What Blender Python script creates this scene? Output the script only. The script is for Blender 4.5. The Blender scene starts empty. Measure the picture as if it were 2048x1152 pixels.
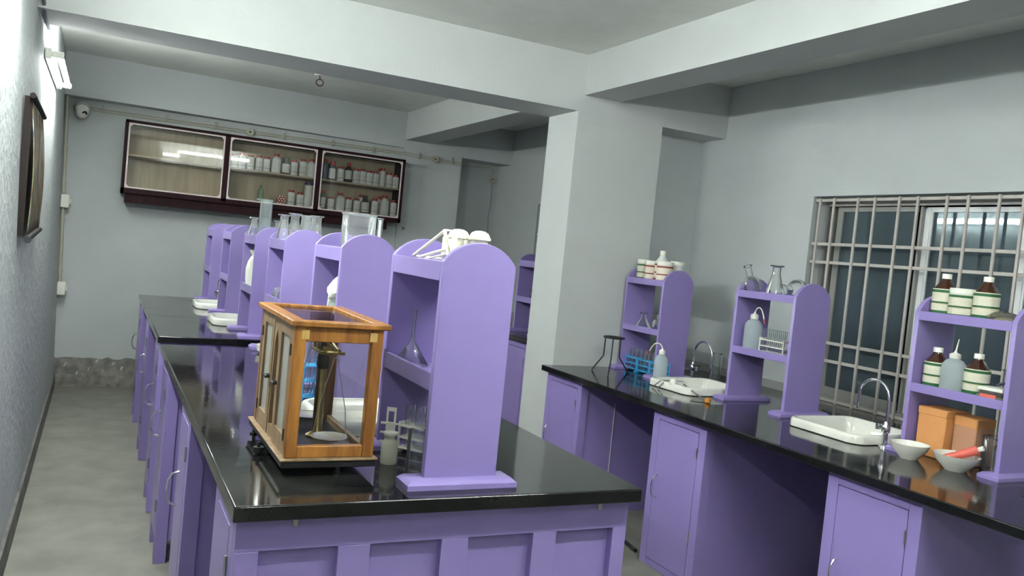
import bpy, bmesh, math, random
from mathutils import Vector, Matrix
R_ = random.Random(7)
pi = math.pi
S = bpy.context.scene
C = S.collection

# ------------------------------------------------------------------ camera
yaw, pitch, roll = math.radians(26.4086), math.radians(-2.2534), math.radians(5.6547)
fw = Vector((math.sin(yaw)*math.cos(pitch), math.cos(yaw)*math.cos(pitch), math.sin(pitch)))
r0 = Vector((math.cos(yaw), -math.sin(yaw), 0)); u0 = r0.cross(fw)
rr = math.cos(roll)*r0 + math.sin(roll)*u0
uu = -math.sin(roll)*r0 + math.cos(roll)*u0
cd = bpy.data.cameras.new('camera'); cam = bpy.data.objects.new('camera', cd); C.objects.link(cam)
M = Matrix.Identity(4)
for i in range(3):
    M[i][0] = rr[i]; M[i][1] = uu[i]; M[i][2] = -fw[i]
M[0][3], M[1][3], M[2][3] = 0, 0, 1.475
cam.matrix_world = M
cd.sensor_width = 36; cd.lens = 1673.4/2048*36; cd.clip_start = .02
S.camera = cam

# ------------------------------------------------------------------ world, light, exposure
w = bpy.data.worlds.new('night'); S.world = w; w.use_nodes = True
w.node_tree.nodes['Background'].inputs[0].default_value = (.30, .38, .45, 1)
w.node_tree.nodes['Background'].inputs[1].default_value = .05
S.view_settings.view_transform = 'Standard'; S.view_settings.look = 'None'
S.view_settings.gamma = 1; S.view_settings.use_curve_mapping = False
S.view_settings.exposure = 2.69
TUBE = 55.0          # radiance of the fluorescent tubes
try:
    S.cycles.use_denoising = True
    S.cycles.max_bounces = 10; S.cycles.transparent_max_bounces = 24
    S.cycles.sample_clamp_indirect = 6
except Exception: pass

# ------------------------------------------------------------------ materials
def node_mat(name):
    m = bpy.data.materials.new(name); m.use_nodes = True
    nt = m.node_tree; b = nt.nodes['Principled BSDF']
    return m, nt, b
def pbr(name, col, rough=.5, metal=0, noise=0, nscale=20, bump=0, bscale=60, spec=.5, coat=0, alpha=None):
    m, nt, b = node_mat(name)
    b.inputs['Base Color'].default_value = (*col, 1); b.inputs['Roughness'].default_value = rough
    b.inputs['Metallic'].default_value = metal; b.inputs['Specular IOR Level'].default_value = spec
    if coat: b.inputs['Coat Weight'].default_value = coat; b.inputs['Coat Roughness'].default_value = .05
    if noise or bump:
        tc = nt.nodes.new('ShaderNodeTexCoord')
    if noise:
        n = nt.nodes.new('ShaderNodeTexNoise'); n.inputs['Scale'].default_value = nscale; n.inputs['Detail'].default_value = 6
        nt.links.new(tc.outputs['Object'], n.inputs['Vector'])
        r = nt.nodes.new('ShaderNodeValToRGB')
        r.color_ramp.elements[0].position = .3; r.color_ramp.elements[1].position = .7
        r.color_ramp.elements[0].color = (*[c*(1-noise) for c in col], 1); r.color_ramp.elements[1].color = (*[min(1, c*(1+noise)) for c in col], 1)
        nt.links.new(n.outputs['Fac'], r.inputs['Fac']); nt.links.new(r.outputs['Color'], b.inputs['Base Color'])
    if bump:
        n2 = nt.nodes.new('ShaderNodeTexNoise'); n2.inputs['Scale'].default_value = bscale; n2.inputs['Detail'].default_value = 4
        nt.links.new(tc.outputs['Object'], n2.inputs['Vector'])
        bp = nt.nodes.new('ShaderNodeBump'); bp.inputs['Strength'].default_value = bump; bp.inputs['Distance'].default_value = .01
        nt.links.new(n2.outputs['Fac'], bp.inputs['Height']); nt.links.new(bp.outputs['Normal'], b.inputs['Normal'])
    return m
def wood(name, c1, c2, rough=.4, scale=6, stretch=(1, 1, .12)):
    m, nt, b = node_mat(name)
    tc = nt.nodes.new('ShaderNodeTexCoord'); mp = nt.nodes.new('ShaderNodeMapping'); mp.inputs['Scale'].default_value = stretch
    n = nt.nodes.new('ShaderNodeTexNoise'); n.inputs['Scale'].default_value = scale*8; n.inputs['Detail'].default_value = 8
    r = nt.nodes.new('ShaderNodeValToRGB'); r.color_ramp.elements[0].color = (*c1, 1); r.color_ramp.elements[1].color = (*c2, 1)
    r.color_ramp.elements[0].position = .35; r.color_ramp.elements[1].position = .68
    L = nt.links.new
    L(tc.outputs['Object'], mp.inputs[0]); L(mp.outputs[0], n.inputs['Vector']); L(n.outputs['Fac'], r.inputs[0]); L(r.outputs[0], b.inputs['Base Color'])
    b.inputs['Roughness'].default_value = rough
    return m
def glassmat(name, tint=(.96, .98, .98), edge=(.45, .5, .5), refl=1.0, frost=0.0, white=(.8, .85, .87)):
    m = bpy.data.materials.new(name); m.use_nodes = True; nt = m.node_tree; nt.nodes.clear()
    N = nt.nodes.new; L = nt.links.new
    out = N('ShaderNodeOutputMaterial'); tr = N('ShaderNodeBsdfTransparent'); gl = N('ShaderNodeBsdfGlossy')
    gl.inputs['Roughness'].default_value = .02
    fr = N('ShaderNodeFresnel'); fr.inputs['IOR'].default_value = 1.5
    lw = N('ShaderNodeLayerWeight'); lw.inputs['Blend'].default_value = .35
    mixc = N('ShaderNodeMix'); mixc.data_type = 'RGBA'
    mixc.inputs[6].default_value = (*tint, 1); mixc.inputs[7].default_value = (*edge, 1)
    L(lw.outputs['Facing'], mixc.inputs[0]); L(mixc.outputs[2], tr.inputs[0])
    mul = N('ShaderNodeMath'); mul.operation = 'MULTIPLY'; mul.inputs[1].default_value = refl; L(fr.outputs[0], mul.inputs[0])
    mx = N('ShaderNodeMixShader'); L(mul.outputs[0], mx.inputs[0]); L(tr.outputs[0], mx.inputs[1]); L(gl.outputs[0], mx.inputs[2])
    last = mx
    if frost:
        df = N('ShaderNodeBsdfDiffuse'); df.inputs[0].default_value = (*white, 1)
        tl = N('ShaderNodeBsdfTranslucent'); tl.inputs[0].default_value = (*white, 1)
        ad = N('ShaderNodeMixShader'); ad.inputs[0].default_value = .5; L(df.outputs[0], ad.inputs[1]); L(tl.outputs[0], ad.inputs[2])
        m2 = N('ShaderNodeMixShader'); m2.inputs[0].default_value = frost
        L(mx.outputs[0], m2.inputs[1]); L(ad.outputs[0], m2.inputs[2]); last = m2
    L(last.outputs[0], out.inputs[0])
    return m
def bands(name, base, stops, rough=.6, speck=.25):
    """printed label: colour bands along the height, with lines of illegible small print"""
    m, nt, b = node_mat(name); L = nt.links.new
    tc = nt.nodes.new('ShaderNodeTexCoord'); sp = nt.nodes.new('ShaderNodeSeparateXYZ'); L(tc.outputs['Generated'], sp.inputs[0])
    r = nt.nodes.new('ShaderNodeValToRGB'); r.color_ramp.interpolation = 'CONSTANT'
    e = r.color_ramp.elements
    while len(e) > 1: e.remove(e[-1])
    e[0].position = 0; e[0].color = (*stops[0][1], 1)
    for p, c in stops[1:]:
        x = e.new(p); x.color = (*c, 1)
    L(sp.outputs[2], r.inputs[0])
    n = nt.nodes.new('ShaderNodeTexNoise'); n.inputs['Scale'].default_value = 9; n.inputs['Detail'].default_value = 3
    mp = nt.nodes.new('ShaderNodeMapping'); mp.inputs['Scale'].default_value = (1.2, 1.2, 4); L(tc.outputs['Generated'], mp.inputs[0]); L(mp.outputs[0], n.inputs['Vector'])
    st = nt.nodes.new('ShaderNodeMath'); st.operation = 'GREATER_THAN'; st.inputs[1].default_value = .6; L(n.outputs['Fac'], st.inputs[0])
    ml = nt.nodes.new('ShaderNodeMath'); ml.operation = 'MULTIPLY'; ml.inputs[1].default_value = speck; L(st.outputs[0], ml.inputs[0])
    mx = nt.nodes.new('ShaderNodeMix'); mx.data_type = 'RGBA'; mx.inputs[7].default_value = (.12, .08, .06, 1)
    L(ml.outputs[0], mx.inputs[0]); L(r.outputs[0], mx.inputs[6]); L(mx.outputs[2], b.inputs['Base Color'])
    b.inputs['Roughness'].default_value = rough
    return m
def emit(name, col, s):
    m = bpy.data.materials.new(name); m.use_nodes = True; nt = m.node_tree; nt.nodes.clear()
    o = nt.nodes.new('ShaderNodeOutputMaterial'); e = nt.nodes.new('ShaderNodeEmission')
    e.inputs[0].default_value = (*col, 1); e.inputs[1].default_value = s; nt.links.new(e.outputs[0], o.inputs[0]); return m

WALL = pbr('grey_wall_paint', (.50, .535, .535), .75, noise=.03, nscale=3, bump=.12, bscale=90)
WALLL = pbr('rough_grey_wall_paint', (.50, .535, .535), .7, noise=.04, nscale=3, bump=.55, bscale=22)
BEAM = pbr('white_beam_paint', (.52, .545, .535), .75, noise=.02, nscale=4, bump=.08, bscale=70)
CEIL = pbr('ceiling_paint', (.76, .78, .73), .85, noise=.04, nscale=6, bump=.1, bscale=60)
FLOOR = pbr('cement_floor', (.205, .20, .172), .55, noise=.2, nscale=5, bump=.06, bscale=25)
SKIRT = pbr('bare_cement_skirting', (.16, .155, .14), .8, noise=.3, nscale=14, bump=.5, bscale=40)
CEMENT = pbr('old_cement', (.23, .22, .20), .9, noise=.35, nscale=16, bump=.6, bscale=30)
PURPLE = pbr('violet_enamel_paint', (.262, .205, .475), .28, noise=.03, nscale=4, bump=.03, bscale=200)
BLACK = None
def granite():
    m, nt, b = node_mat('polished_black_granite'); L = nt.links.new
    tc = nt.nodes.new('ShaderNodeTexCoord')
    n = nt.nodes.new('ShaderNodeTexNoise'); n.inputs['Scale'].default_value = 260; n.inputs['Detail'].default_value = 2; L(tc.outputs['Object'], n.inputs['Vector'])
    r = nt.nodes.new('ShaderNodeValToRGB'); r.color_ramp.elements[0].position = .45; r.color_ramp.elements[1].position = .85
    r.color_ramp.elements[0].color = (.006, .0065, .007, 1); r.color_ramp.elements[1].color = (.018, .019, .018, 1)
    L(n.outputs['Fac'], r.inputs[0])
    d = nt.nodes.new('ShaderNodeTexNoise'); d.inputs['Scale'].default_value = 2.3; d.inputs['Detail'].default_value = 5; L(tc.outputs['Object'], d.inputs['Vector'])
    r2 = nt.nodes.new('ShaderNodeValToRGB'); r2.color_ramp.elements[0].position = .5; r2.color_ramp.elements[1].position = .75
    r2.color_ramp.elements[0].color = (.0, .0, .0, 1); r2.color_ramp.elements[1].color = (1, 1, 1, 1); L(d.outputs['Fac'], r2.inputs[0])
    mx = nt.nodes.new('ShaderNodeMix'); mx.data_type = 'RGBA'; mx.inputs[7].default_value = (.035, .034, .03, 1)
    L(r2.outputs[0], mx.inputs[0]); L(r.outputs[0], mx.inputs[6]); L(mx.outputs[2], b.inputs['Base Color'])
    mr = nt.nodes.new('ShaderNodeMapRange'); mr.inputs[3].default_value = .07; mr.inputs[4].default_value = .2
    L(r2.outputs[0], mr.inputs[0]); L(mr.outputs[0], b.inputs['Roughness'])
    n3 = nt.nodes.new('ShaderNodeTexNoise'); n3.inputs['Scale'].default_value = 45; L(tc.outputs['Object'], n3.inputs['Vector'])
    bp = nt.nodes.new('ShaderNodeBump'); bp.inputs['Strength'].default_value = .03; bp.inputs['Distance'].default_value = .004
    L(n3.outputs['Fac'], bp.inputs['Height']); L(bp.outputs[0], b.inputs['Normal'])
    return m
BLACK = granite()
PORC = pbr('white_porcelain', (.72, .72, .66), .12, noise=.04, nscale=12)
PANM = pbr('polished_pan_metal', (.78, .78, .72), .22, metal=.75)
CHROME = pbr('chrome', (.75, .76, .76), .12, metal=1)
STEEL = pbr('dull_steel', (.45, .45, .44), .3, metal=1)
IRON = pbr('black_iron', (.015, .015, .016), .5)
BRASS = pbr('dull_brass', (.30, .23, .11), .35, metal=1, noise=.2, nscale=40)
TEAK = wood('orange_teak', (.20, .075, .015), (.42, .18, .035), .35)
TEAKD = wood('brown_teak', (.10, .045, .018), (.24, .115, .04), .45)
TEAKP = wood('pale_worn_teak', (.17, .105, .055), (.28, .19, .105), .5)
TENON = pbr('pale_joint_wood', (.52, .33, .10), .5, noise=.15, nscale=60)
DARKB = wood('dark_brown_board', (.035, .014, .007), (.07, .03, .012), .5)
EBON = pbr('black_stained_wood', (.012, .012, .014), .35)
MAROON = wood('dark_maroon_wood', (.012, .003, .005), (.026, .006, .009), .55)
MAROON.node_tree.nodes['Principled BSDF'].inputs['Specular IOR Level'].default_value = .12
PLY = wood('pale_plywood', (.36, .30, .215), (.44, .375, .27), .6, scale=3)
BEADW = pbr('pale_pink_trim', (.62, .54, .52), .45)
WPL = pbr('white_plastic', (.80, .80, .72), .35)
IVORY = pbr('ivory_plastic', (.84, .82, .66), .4)
CONDUIT = pbr('cream_pvc', (.44, .43, .33), .45)
REDP = pbr('red_plastic_cap', (.42, .035, .03), .35)
BLUEP = pbr('bright_blue_plastic', (.05, .40, .75), .35)
NAVYP = pbr('navy_plastic_cap', (.02, .025, .12), .4)
BLKP = pbr('black_plastic', (.02, .022, .025), .4)
AMBER = pbr('amber_glass', (.045, .014, .006), .06, spec=.6, coat=.5)
DARKG = pbr('dark_grey_bottle', (.05, .06, .065), .25)
BOTW = pbr('white_bottle_plastic', (.66, .68, .66), .35)
BOTB = pbr('slate_blue_bottle', (.10, .13, .17), .2)
GRILLE = pbr('cream_painted_steel', (.46, .43, .40), .45, noise=.06, nscale=30)
ALU = pbr('pale_aluminium', (.80, .82, .82), .3, spec=.6)
ALUD = pbr('grey_aluminium', (.26, .26, .245), .4)
STONE = pbr('window_sill_stone', (.21, .20, .18), .6, noise=.25, nscale=20)
CARD = pbr('orange_cardboard', (.60, .27, .09), .7, noise=.05, nscale=15)
CORK = pbr('orange_rubber', (.50, .20, .02), .6, noise=.3, nscale=80)
CLOTH = pbr('white_plastic_film', (.74, .76, .66), .45)
PINK = pbr('red_print', (.62, .12, .09), .5)
GREYB = pbr('grey_sleeve', (.20, .21, .25), .6)
GLASS = glassmat('clear_lab_glass', (.97, .985, .98), (.50, .56, .56), 1.0, frost=.06, white=(.85, .9, .9))
GLASSW = glassmat('highlit_lab_glass', (.96, .98, .98), (.62, .68, .68), 1.2, frost=.16, white=(.9, .93, .93))  # extra white frost imitates lamp highlights on the island glassware
PANE = glassmat('cabinet_pane_glass', (.985, .985, .975), (.93, .94, .93), .9)
CASEG = glassmat('balance_case_glass', (.985, .99, .985), (.94, .95, .95), .35)
REFLG = glassmat('pale_reflection_glass', (.95, .95, .93), (.9, .9, .88), 1.0, frost=.6, white=(.68, .68, .62))  # pale frost stands in for the left wall reflected in these panes
PEPL = glassmat('translucent_polythene', (.9, .95, .97), (.6, .7, .75), .5, frost=.72, white=(.72, .80, .82))
PEWH = glassmat('milky_polythene', (.9, .92, .88), (.6, .65, .6), .5, frost=.85, white=(.80, .81, .70))
PECYL = glassmat('frosted_polypropylene', (.9, .95, .97), (.6, .7, .72), .6, frost=.24, white=(.75, .82, .80))
GREENB = glassmat('pale_green_bottle', (.78, .92, .82), (.4, .6, .48), .8, frost=.3, white=(.55, .75, .6))
FILM = glassmat('clear_bag_film', (.92, .92, .88), (.6, .6, .55), 1.2, frost=.25, white=(.6, .58, .48))
GREENL = (.012, .10, .03); WL = (.62, .60, .48); TANL = (.58, .50, .32)
LABG = bands('green_striped_label', WL, [(0, WL), (.06, GREENL), (.2, WL), (.42, TANL), (.46, GREENL), (.53, WL), (.86, GREENL), (.96, WL)], speck=.12)
LABR = bands('red_striped_label', WL, [(0, (.70, .52, .46)), (.07, (.22, .025, .02)), (.17, (.74, .66, .55)), (.44, (.20, .03, .02)), (.51, (.74, .66, .55)), (.86, (.24, .03, .02)), (.95, (.7, .6, .5))], speck=.1)
LABW = bands('printed_white_label', (.6, .6, .55), [(0, (.62, .63, .59)), (.22, (.16, .19, .19)), (.27, (.62, .63, .59))], speck=.3)
LABW2 = bands('plain_white_label', (.6, .6, .55), [(0, (.66, .67, .64)), (.1, (.64, .65, .62))], speck=.22)
TUBEM = emit('lit_fluorescent_tube', (.95, 1.0, .97), TUBE*.6)
TUBE2 = emit('lit_older_tube', (.95, 1.0, .97), TUBE*1.0)
TUBE3 = emit('lit_bright_tube', (.95, 1.0, .97), TUBE*.66)
TUBE_FILL = emit('added_fill_tube', (.95, 1.0, .97), TUBE*.35)
def poster_mat():
    m, nt, b = node_mat('printed_wall_chart'); L = nt.links.new
    tc = nt.nodes.new('ShaderNodeTexCoord')
    n = nt.nodes.new('ShaderNodeTexNoise'); n.inputs['Scale'].default_value = 7; n.inputs['Detail'].default_value = 5; L(tc.outputs['Object'], n.inputs['Vector'])
    r = nt.nodes.new('ShaderNodeValToRGB'); e = r.color_ramp.elements
    e[0].position = .3; e[0].color = (.09, .07, .05, 1); e[1].position = .72; e[1].color = (.5, .45, .33, 1)
    for p, c in ((.42, (.20, .12, .07)), (.5, (.16, .2, .12)), (.56, (.30, .2, .17)), (.63, (.14, .17, .2))):
        x = e.new(p); x.color = (*c, 1)
    L(n.outputs['Fac'], r.inputs[0]); L(r.outputs[0], b.inputs['Base Color']); b.inputs['Roughness'].default_value = .8; b.inputs['Specular IOR Level'].default_value = .1
    return m
CHART = poster_mat()
CHARTDK = pbr('chart_rod_and_gap_shade', (.018, .014, .013), .7, spec=.1)
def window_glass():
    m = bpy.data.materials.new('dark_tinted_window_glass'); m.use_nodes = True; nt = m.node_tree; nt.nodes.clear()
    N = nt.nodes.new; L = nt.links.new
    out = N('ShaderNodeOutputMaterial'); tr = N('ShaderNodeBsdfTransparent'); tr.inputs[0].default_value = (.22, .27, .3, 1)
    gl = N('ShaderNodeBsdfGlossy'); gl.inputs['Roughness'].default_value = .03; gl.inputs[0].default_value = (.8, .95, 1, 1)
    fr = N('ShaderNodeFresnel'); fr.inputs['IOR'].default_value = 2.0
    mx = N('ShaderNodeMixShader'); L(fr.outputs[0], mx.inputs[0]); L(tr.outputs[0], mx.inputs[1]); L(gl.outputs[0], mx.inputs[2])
    df = N('ShaderNodeBsdfDiffuse'); df.inputs[0].default_value = (.10, .135, .155, 1); m2 = N('ShaderNodeMixShader'); m2.inputs[0].default_value = .6  # bluish diffuse share stands in for the room reflected in the glass
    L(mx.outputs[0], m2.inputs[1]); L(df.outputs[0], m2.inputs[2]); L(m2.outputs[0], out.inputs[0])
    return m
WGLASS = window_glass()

# ------------------------------------------------------------------ mesh helpers
class MB:
    def __init__(s): s.bm = bmesh.new(); s.smooth = False
    def box(s, x0, y0, z0, x1, y1, z1, bev=0, rot=None):
        vs = [s.bm.verts.new(p) for p in ((x0,y0,z0),(x1,y0,z0),(x1,y1,z0),(x0,y1,z0),(x0,y0,z1),(x1,y0,z1),(x1,y1,z1),(x0,y1,z1))]
        fs = [s.bm.faces.new([vs[i] for i in q]) for q in ((0,3,2,1),(4,5,6,7),(0,1,5,4),(1,2,6,5),(2,3,7,6),(3,0,4,7))]
        if bev:
            es = list({e for f in fs for e in f.edges})
            bmesh.ops.bevel(s.bm, geom=es, offset=bev, segments=1, affect='EDGES', profile=.5)
        return s
    def cyl(s, p, q, r, r2=None, n=14, caps=True):
        p, q = Vector(p), Vector(q); d = (q-p); L = d.length; d.normalize()
        a = d.orthogonal().normalized(); b = d.cross(a); r2 = r if r2 is None else r2
        A = [s.bm.verts.new(p + r*(math.cos(2*pi*i/n)*a + math.sin(2*pi*i/n)*b)) for i in range(n)]
        B = [s.bm.verts.new(q + r2*(math.cos(2*pi*i/n)*a + math.sin(2*pi*i/n)*b)) for i in range(n)]
        for i in range(n):
            f = s.bm.faces.new((A[i], A[(i+1)%n], B[(i+1)%n], B[i])); f.smooth = True
        if caps:
            s.bm.faces.new(A[::-1]); s.bm.faces.new(B)
        return s
    def tube(s, pts, r, n=8, caps=True):
        pts = [Vector(p) for p in pts]; rings = []; a = None
        for i, p in enumerate(pts):
            d = (pts[min(i+1, len(pts)-1)] - pts[max(i-1, 0)]).normalized()
            if a is None: a = d.orthogonal().normalized()
            else:
                a = (a - d*a.dot(d)).normalized()
            b = d.cross(a)
            rings.append([s.bm.verts.new(p + r*(math.cos(2*pi*k/n)*a + math.sin(2*pi*k/n)*b)) for k in range(n)])
        for A, B in zip(rings, rings[1:]):
            for k in range(n):
                f = s.bm.faces.new((A[k], A[(k+1)%n], B[(k+1)%n], B[k])); f.smooth = True
        if caps: s.bm.faces.new(rings[0][::-1]); s.bm.faces.new(rings[-1])
        return s
    def lathe(s, prof, c=(0,0,0), n=20, M=None, sq=0):
        """prof: (radius, z) list; sq>0 squares the section off"""
        rings = []
        for r, z in prof:
            if r <= 1e-6: rings.append([s.bm.verts.new((0, 0, z))])
            else:
                ring = []
                for k in range(n):
                    t = 2*pi*(k+.5)/n; x, y = math.cos(t), math.sin(t)
                    if sq:
                        mx = max(abs(x), abs(y)); f = 1 + sq*(1/mx - 1); x *= f; y *= f
                    ring.append(s.bm.verts.new((r*x, r*y, z)))
                rings.append(ring)
        vs = [v for q in rings for v in q]
        for A, B in zip(rings, rings[1:]):
            for k in range(n):
                if len(A) == 1 and len(B) == 1: continue
                if len(A) == 1: f = s.bm.faces.new((A[0], B[k], B[(k+1)%n])) if 0 else s.bm.faces.new((A[0], B[(k+1)%n], B[k]))
                elif len(B) == 1: f = s.bm.faces.new((A[k], A[(k+1)%n], B[0]))
                else: f = s.bm.faces.new((A[k], A[(k+1)%n], B[(k+1)%n], B[k]))
                f.smooth = True
        T = Matrix.Translation(Vector(c))
        if M is not None: T = T @ M
        bmesh.ops.transform(s.bm, matrix=T, verts=vs)
        return s
    def prism(s, poly, axis, a, b):
        """poly: 2D points in the plane normal to axis, extruded from a to b"""
        def P(u, v, t): return {'x': (t, u, v), 'y': (u, t, v), 'z': (u, v, t)}[axis]
        A = [s.bm.verts.new(P(u, v, a)) for u, v in poly]; B = [s.bm.verts.new(P(u, v, b)) for u, v in poly]
        n = len(poly)
        for i in range(n): s.bm.faces.new((A[i], A[(i+1)%n], B[(i+1)%n], B[i]))
        s.bm.faces.new(A[::-1]); s.bm.faces.new(B)
        return s
    def slab(s, x0, x1, y0, y1, z0, z1, holes=()):
        xs = sorted({x0, x1, *[h[0] for h in holes], *[h[1] for h in holes]}); ys = sorted({y0, y1, *[h[2] for h in holes], *[h[3] for h in holes]})
        def full(i, j):
            if i < 0 or j < 0 or i >= len(xs)-1 or j >= len(ys)-1: return False
            cx, cy = (xs[i]+xs[i+1])/2, (ys[j]+ys[j+1])/2
            return not any(h[0] < cx < h[1] and h[2] < cy < h[3] for h in holes)
        vt = {}
        def V(i, j, z):
            k = (i, j, z)
            if k not in vt: vt[k] = s.bm.verts.new((xs[i], ys[j], z))
            return vt[k]
        for i in range(len(xs)-1):
            for j in range(len(ys)-1):
                if not full(i, j): continue
                s.bm.faces.new((V(i,j,z1), V(i+1,j,z1), V(i+1,j+1,z1), V(i,j+1,z1)))
                s.bm.faces.new((V(i,j,z0), V(i,j+1,z0), V(i+1,j+1,z0), V(i+1,j,z0)))
                if not full(i-1,j): s.bm.faces.new((V(i,j,z0), V(i,j,z1), V(i,j+1,z1), V(i,j+1,z0)))
                if not full(i+1,j): s.bm.faces.new((V(i+1,j,z0), V(i+1,j+1,z0), V(i+1,j+1,z1), V(i+1,j,z1)))
                if not full(i,j-1): s.bm.faces.new((V(i,j,z0), V(i+1,j,z0), V(i+1,j,z1), V(i,j,z1)))
                if not full(i,j+1): s.bm.faces.new((V(i,j+1,z0), V(i,j+1,z1), V(i+1,j+1,z1), V(i+1,j+1,z0)))
        return s
    def mesh(s, name):
        bmesh.ops.recalc_face_normals(s.bm, faces=s.bm.faces[:])
        me = bpy.data.meshes.new(name); s.bm.to_mesh(me); s.bm.free()
        try: me.set_sharp_from_angle(angle=math.radians(40))
        except Exception: pass
        return me
    def build(s, name, mat, parent=None, loc=(0,0,0)):
        me = s.mesh(name); me.materials.append(mat)
        o = bpy.data.objects.new(name, me); C.objects.link(o); o.location = loc
        if parent is not None: o.parent = parent
        return o
def tag(o, label, cat, group=None):
    o['label'] = label; o['category'] = cat
    if group: o['group'] = group
    return o
def thing(name, label, cat, loc=(0,0,0), rz=0, group=None, rot=None):
    o = bpy.data.objects.new(name, None); C.objects.link(o); o.empty_display_size = .05
    o.location = loc; o.rotation_euler = rot if rot else (0, 0, rz)
    return tag(o, label, cat, group)
def struct(o, label):
    o['kind'] = 'structure'; o['label'] = label; return o
def dup(root, loc, label, rz=None, rot=None, group=None, scale=None):
    r = root.copy(); C.objects.link(r); r.location = loc; r['label'] = label
    if rz is not None: r.rotation_euler = (0, 0, rz)
    if rot is not None: r.rotation_euler = rot
    if scale is not None: r.scale = scale
    if group: r['group'] = group
    for ch in list(root.children):
        c = ch.copy(); C.objects.link(c); c.parent = r
        for g in list(ch.children):
            d = g.copy(); C.objects.link(d); d.parent = c
    return r
def arc(c, r, a0, a1, n, plane='yz', x=0):
    out = []
    for i in range(n+1):
        t = a0 + (a1-a0)*i/n
        out.append((c[0]+r*math.cos(t), c[1]+r*math.sin(t)))
    return out

# ------------------------------------------------------------------ room shell
ZC = 2.755; XR = 3.775; YP, YP2 = 4.55, 4.926; YF = 7.93; YN = -1.3
def wx(z): return -.262 - .03*z          # the left wall leans a little out of plumb
MB().box(-.45, YN-.15, -.1, 4.2, 8.5, 0).build('floor', FLOOR); struct(bpy.data.objects['floor'], 'pale grey cement floor of the laboratory')
struct(MB().box(-.6, YN-.15, ZC, 4.2, 8.5, ZC+.12).build('ceiling', CEIL), 'plain grey painted ceiling between the beams')
b = MB(); b.prism([(wx(0), 0), (wx(ZC), ZC), (-.60, ZC), (-.60, 0)], 'y', YN-.15, 8.4); struct(b.build('wall_left', WALLL), 'rough plastered grey wall along the left aisle')
struct(MB().box(-.6, YF, 0, 2.7, 8.35, ZC).build('wall_far', WALL), 'grey end wall carrying the glazed wall cabinet')
struct(MB().box(2.596, 7.886, 0, 3.21, 8.35, ZC).build('pillar', WALL), 'grey pillar on the end wall right of the wall cabinet')
struct(MB().box(3.21, 8.2, 0, 4.0, 8.35, ZC).build('wall_far', WALL), 'recessed strip of end wall behind the far pillar')
struct(MB().box(-.45, YN-.15, 0, 4.0, YN, ZC).build('wall_near', WALL), 'grey wall behind the viewer')
struct(MB().box(2.596, YP, 0, 3.238, YP2, ZC-.35).build('pillar', BEAM), 'wide pillar in the middle of the room with a bright left face')
struct(MB().box(3.238, 4.80, 0, XR, YP2, ZC-.35).build('wall_partition', WALL), 'recessed grey partition between middle pillar and window wall')
struct(MB().box(-.40, YP, 2.405, XR, YP2, ZC).build('ceiling_beam', BEAM), 'deep pale beam crossing the room above the middle pillar')
struct(MB().box(2.631, YN, 2.507, 2.888, YP, ZC).build('ceiling_beam', BEAM), 'pale beam running along the near ceiling at upper right')
struct(MB().box(-.40, .34, 2.405, XR, .70, ZC).build('ceiling_beam', BEAM), 'pale beam above the viewer carrying the tube lamp')
struct(MB().box(2.60, YP2, 2.49, 2.86, 7.886, ZC).build('ceiling_beam', BEAM), 'pale beam along the far ceiling right of the wall cabinet')
b = MB(); b.prism([(-.40, 7.73), (2.596, 7.884), (2.596, YF+.02), (-.40, YF+.02)], 'z', 2.412, ZC); struct(b.build('ceiling_beam', WALL), 'shallow grey beam across the end wall above the conduit')
struct(MB().box(3.21, 7.886, 2.40, XR, 8.2, ZC).build('ceiling_beam', WALL), 'short grey beam over the recess in the far right corner')
# window wall, with two openings
def wall_with_holes(name, x0, x1, y0, y1, holes, mat):
    b = MB(); ys = sorted({y0, y1, *[h[0] for h in holes], *[h[1] for h in holes]}); zs = sorted({0, ZC, *[h[2] for h in holes], *[h[3] for h in holes]})
    tmp = MB()
    # slab() lies in xy: build it lying down as (y,z) and stand it up
    b.slab(y0, y1, 0, ZC, x0, x1, [(h[0], h[1], h[2], h[3]) for h in holes])
    for v in b.bm.verts: v.co = Vector((v.co.z, v.co.x, v.co.y))
    tmp.bm.free()
    return b.build(name, mat)
WIN = [(2.10, 3.705, .80, 1.997), (5.7, 7.215, .88, 1.99)]
struct(wall_with_holes('wall_right', XR, XR+.22, YN-.15, 8.35, WIN, WALL), 'grey wall with the barred windows')
# skirtings
b = MB(); b.prism([(wx(0)-.01, 0), (wx(0)+.014, 0), (wx(.11)+.012, .11), (wx(.11)-.01, .12)], 'y', YN, YF); struct(b.build('baseboard_left', SKIRT), 'low dark cement skirting along the left wall')
b = MB()
n = 60; pts = []
for i in range(n+1):
    x = -.30 + 2.9*i/n
    pts.append((x, .235 + .02*R_.random() + (.012 if i % 3 == 0 else 0)))
b.prism([(-.30, 0)] + pts + [(2.6, 0)], 'y', YF-.014, YF+.01); fb = struct(b.build('baseboard_far', CEMENT), 'rough bare cement skirting with ragged paint edge on end wall')
for i in range(14):
    x = .05*R_.random() - .2 + .075*i; z = .12 + .10*R_.random()
    k = MB(); nn = 7; k.prism([(x + .004*z*9*math.sin(2*pi*j/nn) + (.007*R_.random()+.003)*math.cos(2*pi*j/nn), z + (.026*R_.random()+.006)*math.sin(2*pi*j/nn)) for j in range(nn)], 'y', YF-.017, YF-.012)
    k.build('paint_splash', WALL, fb)
struct(MB().box(2.584, YP-.012, 0, 3.25, YP2, .1).build('baseboard_middle', SKIRT), 'cement skirting around the middle pillar')

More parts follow.
